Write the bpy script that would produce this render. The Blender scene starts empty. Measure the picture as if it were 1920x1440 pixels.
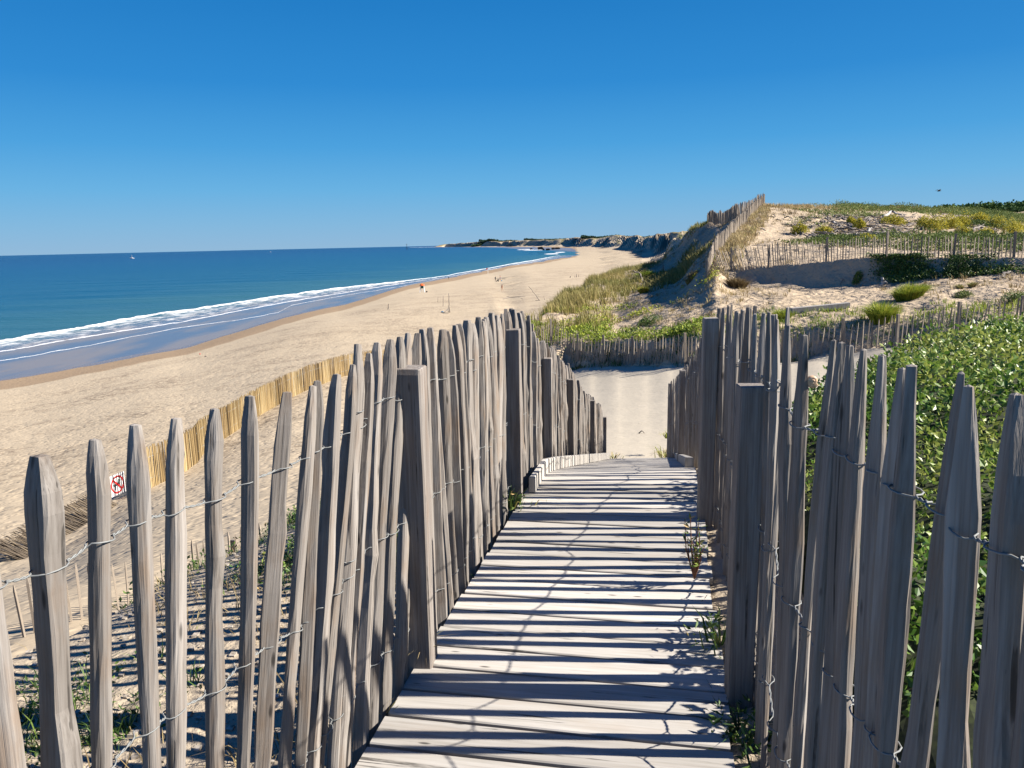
import bpy, math, random
import numpy as np
from mathutils import Vector, Matrix, Quaternion
R = math.radians
random.seed(11); rng = np.random.default_rng(11)
scene = bpy.context.scene
COL = scene.collection
EYE = 15.0                                   # eye height above sea level
# ------------------------------------------------------------------ camera geometry
F = 1442.0; TH = R(10.33); RO = R(1.3)
fv = np.array([0, math.cos(TH), -math.sin(TH)])
r0 = np.array([1.0, 0, 0]); u0 = np.cross(r0, fv)
rv = r0*math.cos(RO) - u0*math.sin(RO); uv = u0*math.cos(RO) + r0*math.sin(RO)
def ray(px, py): return fv + rv*((px-960)/F) - uv*((py-720)/F)
def at(px, py, y=None, z=None):              # photo point at a ground distance y, or at a height z below the eye
    d = ray(px, py)
    return d*(y/d[1]) if y is not None else d*(z/d[2])
def horizon(px): return 457.2 - 0.02269*(px-954)
def slope_az(px): d = ray(px, horizon(px)); return d[0]/d[1]
def W(p): return (float(p[0]), float(p[1]), float(p[2])+EYE)

# ------------------------------------------------------------------ noise
def _h(ix, iy, s):
    n = (ix.astype(np.int64)*374761393 + iy.astype(np.int64)*668265263 + s*1442695041) & 0xFFFFFFFF
    n = ((n ^ (n >> 13))*1274126177) & 0xFFFFFFFF
    return ((n ^ (n >> 16)) & 0xFFFF)/65535.0
def vnoise(x, y, s=0):
    x = np.asarray(x, float); y = np.asarray(y, float)
    ix = np.floor(x); iy = np.floor(y); fx = x-ix; fy = y-iy
    fx = fx*fx*(3-2*fx); fy = fy*fy*(3-2*fy)
    a = _h(ix, iy, s); b = _h(ix+1, iy, s); c = _h(ix, iy+1, s); d = _h(ix+1, iy+1, s)
    return (a*(1-fx)+b*fx)*(1-fy)+(c*(1-fx)+d*fx)*fy - 0.5
def fbm(x, y, s=0, o=3):
    t = 0; a = 1.0; f = 1.0
    for k in range(o):
        t = t + a*vnoise(x*f, y*f, s+k*17); a *= 0.5; f *= 2.03
    return t
def sst(a, b, x):
    t = np.clip((x-a)/(b-a), 0, 1); return t*t*(3-2*t)

# ------------------------------------------------------------------ mesh helpers
def link(o, parent=None):
    COL.objects.link(o)
    if parent is not None: o.parent = parent
    return o
def mesh_data(name, V, F_, mat, smooth=False, attrs=None):
    V = np.asarray(V, float)
    if not isinstance(F_, list): F_ = [F_]
    F_ = [np.asarray(f, int) for f in F_ if len(f)]
    me = bpy.data.meshes.new(name)
    me.vertices.add(len(V)); me.vertices.foreach_set('co', V.ravel())
    nl = sum(f.size for f in F_); npoly = sum(len(f) for f in F_)
    me.loops.add(nl); me.polygons.add(npoly)
    me.loops.foreach_set('vertex_index', np.concatenate([f.ravel() for f in F_]))
    tot = np.concatenate([np.full(len(f), f.shape[1]) for f in F_])
    st = np.concatenate([[0], np.cumsum(tot)[:-1]])
    me.polygons.foreach_set('loop_start', st); me.polygons.foreach_set('loop_total', tot)
    me.polygons.foreach_set('use_smooth', np.full(npoly, smooth))
    me.update(calc_edges=True); me.validate()
    for k, v in (attrs or {}).items():
        a = me.attributes.new(k, 'FLOAT', 'POINT'); a.data.foreach_set('value', np.asarray(v, float))
    if mat: me.materials.append(mat)
    return me
def mk(name, V, F_, mat, parent=None, loc=None, smooth=False, attrs=None):
    V = np.asarray(V, float)
    if loc is not None: V = V - np.asarray(loc)
    o = bpy.data.objects.new(name, mesh_data(name, V, F_, mat, smooth, attrs)); link(o, parent)
    base = np.asarray(loc if loc is not None else (0, 0, 0), float)
    if parent is not None: base = base - np.array(parent.location)
    o.location = base
    return o
def tag(o, label, cat, group=None, kind=None):
    o['label'] = label; o['category'] = cat
    if group: o['group'] = group
    if kind: o['kind'] = kind
    return o
def struct(o, kind='structure'): o['kind'] = kind; return o
def thing(name, label, cat, loc, group=None):
    o = bpy.data.objects.new(name, None); link(o); o.location = loc; o.empty_display_size = 0.1
    return tag(o, label, cat, group)
class MB:                                    # collects quads / tris in world coordinates
    def __init__(s): s.V = []; s.Q = []; s.T = []; s.N = []
    def n(s): return len(s.V)
    def ringtube(s, pts, rad, n=6, cap=True, twist=0.0):
        pts = [np.asarray(p, float) for p in pts]; k = len(pts)
        rad = rad if hasattr(rad, '__len__') else [rad]*k
        b = len(s.V); up = np.array([0.13, 0.31, 0.94])
        for i, p in enumerate(pts):
            t = pts[min(i+1, k-1)] - pts[max(i-1, 0)]; t = t/(np.linalg.norm(t)+1e-9)
            a = np.cross(t, up); 
            if np.linalg.norm(a) < 0.05: a = np.cross(t, np.array([1.0, 0, 0]))
            a /= np.linalg.norm(a); c = np.cross(t, a)
            for j in range(n):
                q = 2*math.pi*j/n + twist*i
                s.V.append(p + rad[i]*(a*math.cos(q)+c*math.sin(q)))
        for i in range(k-1):
            for j in range(n):
                s.Q.append((b+i*n+j, b+i*n+(j+1) % n, b+(i+1)*n+(j+1) % n, b+(i+1)*n+j))
        if cap:
            for i0, sg in ((0, 1), (k-1, -1)):
                c = len(s.V); s.V.append(pts[i0])
                for j in range(n):
                    a_, b_ = b+i0*n+j, b+i0*n+(j+1) % n
                    s.T.append((c, b_, a_) if sg > 0 else (c, a_, b_))
    def box(s, c, ax, ay, az):               # centre and three half axis vectors
        c = np.asarray(c, float); b = len(s.V)
        for i in (-1, 1):
            for j in (-1, 1):
                for k in (-1, 1): s.V.append(c+i*np.asarray(ax)+j*np.asarray(ay)+k*np.asarray(az))
        for q in ((0, 1, 3, 2), (4, 6, 7, 5), (0, 4, 5, 1), (2, 3, 7, 6), (0, 2, 6, 4), (1, 5, 7, 3)): s.Q.append(tuple(b+i for i in q))
    def build(s, name, mat, parent=None, loc=None, smooth=False):
        return mk(name, np.array(s.V), [np.array(s.Q, int).reshape(-1, 4), np.array(s.T, int).reshape(-1, 3)], mat, parent, loc, smooth)

# ------------------------------------------------------------------ materials
class NT:
    def __init__(s, name):
        s.m = bpy.data.materials.new(name); s.m.use_nodes = True
        s.t = s.m.node_tree; s.t.nodes.clear()
        s.out = s.n('ShaderNodeOutputMaterial'); s.b = s.n('ShaderNodeBsdfPrincipled')
        s.t.links.new(s.b.outputs[0], s.out.inputs[0])
        s.b.inputs['Specular IOR Level'].default_value = 0.25
    def n(s, t, **k):
        q = s.t.nodes.new(t)
        for a, v in k.items(): setattr(q, a, v)
        return q
    def l(s, a, b): s.t.links.new(a, b)
    def val(s, sock, v):
        if hasattr(v, 'links'): s.l(v, sock)
        else: sock.default_value = v
    def coords(s, kind='Object', scale=(1, 1, 1), rand=False):
        tc = s.n('ShaderNodeTexCoord'); v = tc.outputs[kind]
        if kind == 'World': pass
        if rand:
            oi = s.n('ShaderNodeObjectInfo'); mm = s.n('ShaderNodeVectorMath', operation='SCALE')
            cb = s.n('ShaderNodeCombineXYZ')
            for i in range(3): s.l(oi.outputs['Random'], cb.inputs[i])
            s.l(cb.outputs[0], mm.inputs[0]); mm.inputs['Scale'].default_value = 37.0
            ad = s.n('ShaderNodeVectorMath', operation='ADD'); s.l(v, ad.inputs[0]); s.l(mm.outputs[0], ad.inputs[1]); v = ad.outputs[0]
        mp = s.n('ShaderNodeVectorMath', operation='MULTIPLY'); s.l(v, mp.inputs[0]); mp.inputs[1].default_value = scale
        return mp.outputs[0]
    def geo(s, scale=(1, 1, 1)):
        g = s.n('ShaderNodeNewGeometry'); mp = s.n('ShaderNodeVectorMath', operation='MULTIPLY')
        s.l(g.outputs['Position'], mp.inputs[0]); mp.inputs[1].default_value = scale; return mp.outputs[0]
    def noise(s, vec, scale=1.0, detail=3.0, rough=0.55, dist=0.0):
        q = s.n('ShaderNodeTexNoise'); s.l(vec, q.inputs['Vector'])
        q.inputs['Scale'].default_value = scale; q.inputs['Detail'].default_value = detail
        q.inputs['Roughness'].default_value = rough; q.inputs['Distortion'].default_value = dist
        return q.outputs['Fac']
    def voro(s, vec, scale=1.0, feature='F1', out='Distance', rnd=1.0):
        q = s.n('ShaderNodeTexVoronoi', feature=feature); s.l(vec, q.inputs['Vector']); q.inputs['Scale'].default_value = scale
        q.inputs['Randomness'].default_value = rnd
        return q.outputs[out]
    def ramp(s, fac, stops, interp='LINEAR'):
        q = s.n('ShaderNodeValToRGB'); s.val(q.inputs[0], fac); cr = q.color_ramp; cr.interpolation = interp
        while len(cr.elements) < len(stops): cr.elements.new(0.5)
        for e, (p, c) in zip(cr.elements, stops):
            e.position = p; e.color = (*c, 1) if hasattr(c, '__len__') else (c, c, c, 1)
        return q.outputs[0]
    def mix(s, fac, a, b, mode='MIX'):
        q = s.n('ShaderNodeMix', data_type='RGBA', blend_type=mode)
        s.val(q.inputs[0], fac)
        for i, v in ((6, a), (7, b)):
            if hasattr(v, 'links'): s.l(v, q.inputs[i])
            else: q.inputs[i].default_value = (*v, 1) if len(v) == 3 else v
        return q.outputs[2]
    def math(s, op, a, b=0.0, c=0.0):
        q = s.n('ShaderNodeMath', operation=op)
        for i, v in enumerate((a, b, c)): s.val(q.inputs[i], v)
        return q.outputs[0]
    def mapr(s, v, a, b, c, d):
        q = s.n('ShaderNodeMapRange'); s.val(q.inputs[0], v)
        for i, x in enumerate((a, b, c, d)): q.inputs[i+1].default_value = x
        return q.outputs[0]
    def attr(s, name, out='Fac'): q = s.n('ShaderNodeAttribute'); q.attribute_name = name; return q.outputs[out]
    def rand(s): return s.n('ShaderNodeObjectInfo').outputs['Random']
    def bump(s, h, strength=0.5, dist=0.01, prev=None):
        q = s.n('ShaderNodeBump'); s.val(q.inputs['Strength'], strength); q.inputs['Distance'].default_value = dist
        s.l(h, q.inputs['Height'])
        if prev is not None: s.l(prev, q.inputs['Normal'])
        return q.outputs[0]
    def fin(s, col=None, rough=None, nrm=None, **k):
        if col is not None:
            if hasattr(col, 'links'): s.l(col, s.b.inputs['Base Color'])
            else: s.b.inputs['Base Color'].default_value = (*col, 1)
        if rough is not None: s.val(s.b.inputs['Roughness'], rough)
        if nrm is not None: s.l(nrm, s.b.inputs['Normal'])
        for a, v in k.items(): s.val(s.b.inputs[a.replace('_', ' ')], v)
        return s.m

ALB = 0.72                                   # real-world albedos; the exposure below is set for them
def sc3(c, k=ALB): return tuple(x*k for x in c)
def wood_mat(name, lo, mid, hi, brown=0.25, grain=1.0, bumpd=0.004):
    lo, mid, hi = sc3(lo), sc3(mid), sc3(hi)
    t = NT(name)
    v = t.coords('Object', (1, 1, 1), rand=True)
    st = t.n('ShaderNodeVectorMath', operation='MULTIPLY'); t.l(v, st.inputs[0]); st.inputs[1].default_value = (150*grain, 150*grain, 2.6)
    st2 = t.n('ShaderNodeVectorMath', operation='MULTIPLY'); t.l(v, st2.inputs[0]); st2.inputs[1].default_value = (300*grain, 300*grain, 3.5)
    st3 = t.n('ShaderNodeVectorMath', operation='MULTIPLY'); t.l(v, st3.inputs[0]); st3.inputs[1].default_value = (16, 16, 5)
    g1 = t.noise(st.outputs[0], 1, 4, 0.6, 0.15); g2 = t.noise(st2.outputs[0], 1, 3, 0.6)
    blot = t.noise(st3.outputs[0], 1, 4, 0.6)
    col = t.ramp(g1, [(0.2, lo), (0.47, mid), (0.75, hi)])
    col = t.mix(t.mapr(g2, 0.35, 0.7, 0.22, 0), col, lo)
    warm = tuple(a*b for a, b in zip(mid, (0.92, 0.74, 0.58)))
    col = t.mix(t.mapr(blot, 0.5, 0.75, 0, brown), col, warm)
    st4 = t.n('ShaderNodeVectorMath', operation='MULTIPLY'); t.l(v, st4.inputs[0]); st4.inputs[1].default_value = (75*grain, 75*grain, 1.6)
    g4 = t.noise(st4.outputs[0], 1, 2, 0.5, 0.1)
    crack = t.math('MULTIPLY', t.mapr(g4, 0.315, 0.345, 1, 0), t.mapr(blot, 0.42, 0.56, 1, 0))
    crack = t.math('MAXIMUM', crack, t.math('MULTIPLY', t.mapr(g2, 0.27, 0.33, 1, 0), t.mapr(blot, 0.4, 0.55, .8, 0)))
    st5 = t.n('ShaderNodeVectorMath', operation='MULTIPLY'); t.l(v, st5.inputs[0]); st5.inputs[1].default_value = (26, 26, 7)
    kd = t.voro(st5.outputs[0], 1.0); kn_ = t.math('MULTIPLY', t.mapr(kd, 0.06, 0.17, 1, 0), t.mapr(t.noise(st5.outputs[0], .45, 1), .54, .58, 0, 1))
    col = t.mix(t.math('MULTIPLY', kn_, 0.75), col, tuple(x*.28 for x in lo))
    crack = t.math('MAXIMUM', crack, t.math('MULTIPLY', kn_, .7))
    silver = tuple(a_*b_ for a_, b_ in zip(hi, (1.08, 1.09, 1.10)))
    st6 = t.n('ShaderNodeVectorMath', operation='MULTIPLY'); t.l(v, st6.inputs[0]); st6.inputs[1].default_value = (30, 30, 2.2)
    col = t.mix(t.mapr(t.noise(st6.outputs[0], 1, 3), .52, .72, 0, .75), col, silver)
    col = t.mix(t.math('MULTIPLY', crack, 0.8), col, (0.03, 0.026, 0.022))
    br = t.mapr(t.rand(), 0, 1, 0.78, 1.2)
    cc = t.n('ShaderNodeCombineColor'); [t.l(br, cc.inputs[i]) for i in range(3)]
    col = t.mix(1.0, col, cc.outputs[0], 'MULTIPLY')
    h = t.math('ADD', t.math('MULTIPLY', g1, 0.7), t.math('MULTIPLY', g2, 0.5))
    h = t.math('SUBTRACT', h, t.math('MULTIPLY', crack, 0.6))
    return t.fin(col, 0.82, t.bump(h, 0.55, bumpd))
M = {}
M['picket'] = wood_mat('weathered_chestnut', (0.128, 0.110, 0.096), (0.252, 0.225, 0.201), (0.355, 0.327, 0.300), 0.85)
M['post'] = wood_mat('weathered_post_wood', (0.12, 0.102, 0.088), (0.235, 0.205, 0.183), (0.34, 0.312, 0.288), 0.6)
M['plank'] = wood_mat('bleached_deck_wood', (0.36, 0.33, 0.295), (0.50, 0.47, 0.425), (0.58, 0.55, 0.51), 0.25, 0.55, 0.002)
M['farwood'] = wood_mat('grey_fence_wood', (0.20, 0.165, 0.13), (0.34, 0.285, 0.23), (0.45, 0.39, 0.32), 0.3, 0.4)
M['drift'] = wood_mat('driftwood', (0.12, 0.10, 0.085), (0.22, 0.19, 0.165), (0.36, 0.33, 0.30), 0.3, 0.3)
M['bleached'] = wood_mat('bleached_driftwood', (0.3, 0.28, 0.26), (0.45, 0.42, 0.39), (0.6, 0.57, 0.53), 0.1, 0.3)
def plain(name, col, rough=0.6, metal=0.0, var=0.12, scale=8.0):
    col = sc3(col, .8)
    t = NT(name); v = t.coords('Object'); n = t.noise(v, scale, 4)
    c = t.mix(t.mapr(n, 0.3, 0.7, 0, 1), tuple(x*(1-var) for x in col), tuple(min(1, x*(1+var)) for x in col))
    return t.fin(c, rough, Metallic=metal)
M['wire'] = plain('galvanised_wire', (0.23, 0.24, 0.24), 0.65, 0.2)
M['white'] = plain('white_paint', (0.8, 0.8, 0.8), 0.45, 0, 0.03)
M['red'] = plain('red_paint', (0.62, 0.03, 0.03), 0.5, 0, 0.06)
M['black'] = plain('black_print', (0.02, 0.025, 0.025), 0.5)
M['green_print'] = plain('dark_green_print', (0.02, 0.09, 0.06), 0.5)
M['orange'] = plain('orange_cloth', (0.75, 0.13, 0.03), 0.7)
M['skin'] = plain('bather_skin', (0.50, 0.27, 0.17), 0.6)  # plain skin tone with slight random variation
M['hair'] = plain('dark_hair', (0.03, 0.02, 0.015), 0.7)
M['dark_cloth'] = plain('dark_wetsuit', (0.012, 0.014, 0.02), 0.6)
M['tan_cloth'] = plain('tan_trunks', (0.42, 0.22, 0.1), 0.8)
M['blue_cloth'] = plain('blue_cloth', (0.03, 0.22, 0.42), 0.7)
M['concrete'] = plain('dark_concrete', (0.055, 0.048, 0.045), 0.9, 0, 0.5, 0.3)
M['shell'] = plain('pale_shell', (0.62, 0.42, 0.26), 0.4, 0, 0.3, 180)
M['bird'] = plain('dark_feathers', (0.02, 0.02, 0.022), 0.8)

def leaf_mat(name, stops, spec=0.25, rough=0.5, trans=0.25):
    t = NT(name)
    c = t.ramp(t.attr('tint'), [(p_, sc3(c_, .82)) for p_, c_ in stops])
    t.fin(c, rough)
    t.b.inputs['Specular IOR Level'].default_value = spec
    tr = t.n('ShaderNodeBsdfTranslucent'); t.l(c, tr.inputs[0])
    mx = t.n('ShaderNodeMixShader'); mx.inputs[0].default_value = trans
    t.l(t.b.outputs[0], mx.inputs[1]); t.l(tr.outputs[0], mx.inputs[2]); t.l(mx.outputs[0], t.out.inputs[0])
    return t.m
M['shrub'] = leaf_mat('glossy_shrub_leaf', [(0, (0.02, 0.06, 0.012)), (0.4, (0.065, 0.15, 0.022)), (0.72, (0.16, 0.26, 0.04)), (1, (0.34, 0.38, 0.09))], 0.35, 0.42, 0.3)
M['marram'] = leaf_mat('marram_grass', [(0, (0.08, 0.11, 0.03)), (0.35, (0.20, 0.20, 0.06)), (0.7, (0.34, 0.28, 0.10)), (1, (0.46, 0.36, 0.16))], 0.2, 0.6, 0.25)
M['yellowgreen'] = leaf_mat('yellow_green_leaf', [(0, (0.09, 0.15, 0.025)), (0.45, (0.26, 0.34, 0.045)), (0.8, (0.46, 0.48, 0.06)), (1, (0.50, 0.34, 0.09))], 0.2, 0.6, 0.25)
M['cushion'] = leaf_mat('yellow_cushion_leaf', [(0, (0.13, 0.15, 0.03)), (0.4, (0.32, 0.33, 0.055)), (0.8, (0.58, 0.50, 0.06)), (1, (0.66, 0.54, 0.09))], 0.15, 0.7, 0.2)
M['mat_green'] = leaf_mat('grey_green_leaf', [(0, (0.05, 0.085, 0.025)), (0.4, (0.13, 0.18, 0.05)), (0.8, (0.22, 0.26, 0.075)), (1, (0.38, 0.33, 0.15))], 0.15, 0.7, 0.2)
M['dry'] = leaf_mat('dry_grass', [(0, (0.14, 0.10, 0.05)), (0.4, (0.32, 0.24, 0.12)), (0.8, (0.5, 0.40, 0.21)), (1, (0.3, 0.32, 0.09))], 0.15, 0.7, 0.2)
M['weed'] = leaf_mat('weed_leaf', [(0, (0.03, 0.065, 0.018)), (0.4, (0.08, 0.15, 0.03)), (0.75, (0.21, 0.29, 0.06)), (1, (0.42, 0.28, 0.1))], 0.3, 0.5, 0.2)
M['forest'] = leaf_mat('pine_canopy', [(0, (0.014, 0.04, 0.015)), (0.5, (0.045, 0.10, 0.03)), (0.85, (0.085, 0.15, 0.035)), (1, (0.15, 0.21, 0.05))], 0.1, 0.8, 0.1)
M['farforest'] = leaf_mat('distant_pine_canopy', [(0, (0.02, 0.045, 0.03)), (0.5, (0.045, 0.085, 0.05)), (1, (0.08, 0.125, 0.06))], 0.1, 0.8, 0.1)  # bluer copy of the pine canopy; distance haze is put into the colour
M['flower'] = plain('white_flower', (0.75, 0.72, 0.62), 0.7)

# sand of the beach, dune, path and near mound: one colour family, each with its own relief
def sand_mat(name, a, b, relief, wet=False, steps=None, specks=None):
    a, b = sc3(a), sc3(b)
    t = NT(name)
    p = t.geo()
    big = t.noise(p, 0.045, 4, 0.6); mid = t.noise(p, 0.9, 4, 0.6); fine = t.noise(p, 60, 2, 0.7)
    col = t.mix(t.mapr(big, 0.3, 0.7, 0, 1), a, b)
    col = t.mix(t.mapr(mid, 0.3, 0.75, 0, 0.35), col, tuple(x*0.84 for x in a))
    col = t.mix(t.mapr(fine, 0.3, 0.7, 0.25, 0), col, tuple(x*0.72 for x in a))
    nrm = None
    for sc, st, d, kind in relief:
        if kind == 'n': h = t.noise(p, sc, 3, 0.6)
        elif kind == 'r':
            m = t.n('ShaderNodeVectorMath', operation='MULTIPLY'); t.l(p, m.inputs[0]); m.inputs[1].default_value = (1.0, 0.35, 1.0)
            h = t.noise(m.outputs[0], sc, 3, 0.6, 0.8)
        else:
            w = t.noise(p, sc*0.7, 2, 0.5); vm = t.n('ShaderNodeVectorMath', operation='ADD'); t.l(p, vm.inputs[0])
            cb = t.n('ShaderNodeCombineXYZ'); t.l(t.math('MULTIPLY', w, 0.5/sc), cb.inputs[0]); t.l(t.math('MULTIPLY', w, -0.4/sc), cb.inputs[1])
            t.l(cb.outputs[0], vm.inputs[1])
            h = t.mapr(t.voro(vm.outputs[0], sc), 0.0, 0.52, 0, 1); h = t.math('SMOOTH_MIN', h, 0.8, 0.3)
        nrm = t.bump(h, st, d, nrm)
    rough = 0.95
    if name == 'dune_sand':
        lt = t.math('MULTIPLY', t.mapr(t.noise(p, .32, 5, .7), .46, .6, 0, 1), t.mapr(t.noise(p, 3.2, 5, .75), .46, .58, 0, 1))
        col = t.mix(t.math('MULTIPLY', lt, .72), col, (.13, .10, .065))
    if specks:
        q = t.voro(p, specks[0]); sp = t.mapr(q, specks[1], specks[1]+0.05, 1, 0)
        msk = t.mapr(t.noise(p, specks[2], 3), 0.5, 0.62, 0, 1)
        col = t.mix(t.math('MULTIPLY', t.math('MULTIPLY', sp, msk), 0.75), col, (0.10, 0.08, 0.06))
    if wet:
        wv = t.attr('wet'); shine = t.attr('shine')
        wn = t.math('ADD', wv, t.math('MULTIPLY', t.math('SUBTRACT', t.noise(p, 0.08, 3), 0.5), 0.35))
        wf = t.mapr(wn, 0.35, 0.62, 0, 1)
        col = t.mix(wf, col, sc3((0.345, 0.25, 0.16)))
        sf = t.mapr(t.math('ADD', shine, t.math('MULTIPLY', t.math('SUBTRACT', t.noise(p, 0.12, 3), 0.5), 0.5)), 0.4, 0.6, 0, 1)
        col = t.mix(sf, col, sc3((0.21, 0.165, 0.145)))
        rough = t.mapr(sf, 0, 1, 0.95, 0.25)
        t.l(t.mapr(sf, 0, 1, 0.1, 0.22), t.b.inputs['Specular IOR Level'])
        litter = t.attr('litter')
        dn = t.math('MULTIPLY', t.mapr(t.noise(p, 0.13, 5, 0.72), 0.46, 0.6, 0, 1), litter)
        dn = t.math('MULTIPLY', dn, t.mapr(t.noise(p, 1.7, 4, .75), 0.47, 0.55, 0, 1))
        col = t.mix(t.math('MULTIPLY', dn, 0.7), col, (0.14, 0.105, 0.075))
    else: t.b.inputs['Specular IOR Level'].default_value = 0.1
    return t.fin(col, rough, nrm)
M['beach'] = sand_mat('beach_sand', (0.515, 0.418, 0.295), (0.56, 0.46, 0.33),
                      [(0.16, 0.2, 0.4, 'r'), (1.7, 0.5, 0.13, 'v'), (4.2, 0.75, 0.05, 'v'), (8.0, 0.3, 0.03, 'n')], True)
M['dune'] = sand_mat('dune_sand', (0.50, 0.395, 0.28), (0.57, 0.46, 0.33), [(0.7, 0.6, 0.5, 'n'), (2.6, 0.8, 0.2, 'n'), (9, 0.5, 0.05, 'n')], False, None, (7, 0.16, 0.5))
M['path'] = sand_mat('pale_path_sand', (0.535, 0.47, 0.37), (0.575, 0.51, 0.405), [(1.2, 0.2, 0.1, 'n'), (3.2, 0.12, 0.05, 'v'), (9, 0.25, 0.03, 'n'), (70, 0.3, 0.006, 'n')], False, None, (9, 0.1, 1.2))
M['mound'] = sand_mat('gravelly_sand', (0.44, 0.365, 0.27), (0.52, 0.43, 0.32), [(5, 0.6, 0.08, 'n'), (22, 0.8, 0.02, 'n'), (75, 0.6, 0.008, 'n')], False, None, (60, 0.2, 3.0))
M['fardune_old'] = sand_mat('far_dune_sand', (0.40, 0.315, 0.22), (0.5, 0.40, 0.285), [(0.05, 0.8, 6, 'n'), (0.2, 0.6, 1.5, 'n')], False, None, None)

t = NT('far_dune'); p = t.geo(); gn = t.n('ShaderNodeNewGeometry'); sx_ = t.n('ShaderNodeSeparateXYZ'); t.l(gn.outputs['True Normal'], sx_.inputs[0])
flat_ = t.mapr(t.math('ADD', sx_.outputs[2], t.math('MULTIPLY', t.math('SUBTRACT', t.noise(p, .06, 4, .6), .5), .9)), .62, .88, 0, 1)
sandc = t.mix(t.mapr(t.noise(p, .02, 4), .3, .7, 0, 1), (.37, .295, .205), (.44, .36, .255)); veg = t.ramp(t.noise(p, .05, 4, .65), [(.3, (.08, .085, .035)), (.5, (.21, .175, .08)), (.68, (.36, .29, .18))])
pz = t.n('ShaderNodeSeparateXYZ'); t.l(p, pz.inputs[0]); hi = t.mapr(pz.outputs[2], 6.5, 11, 0, 1)
M['fardune'] = t.fin(t.mix(t.math('MULTIPLY', flat_, hi), sandc, veg), .95)
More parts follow.
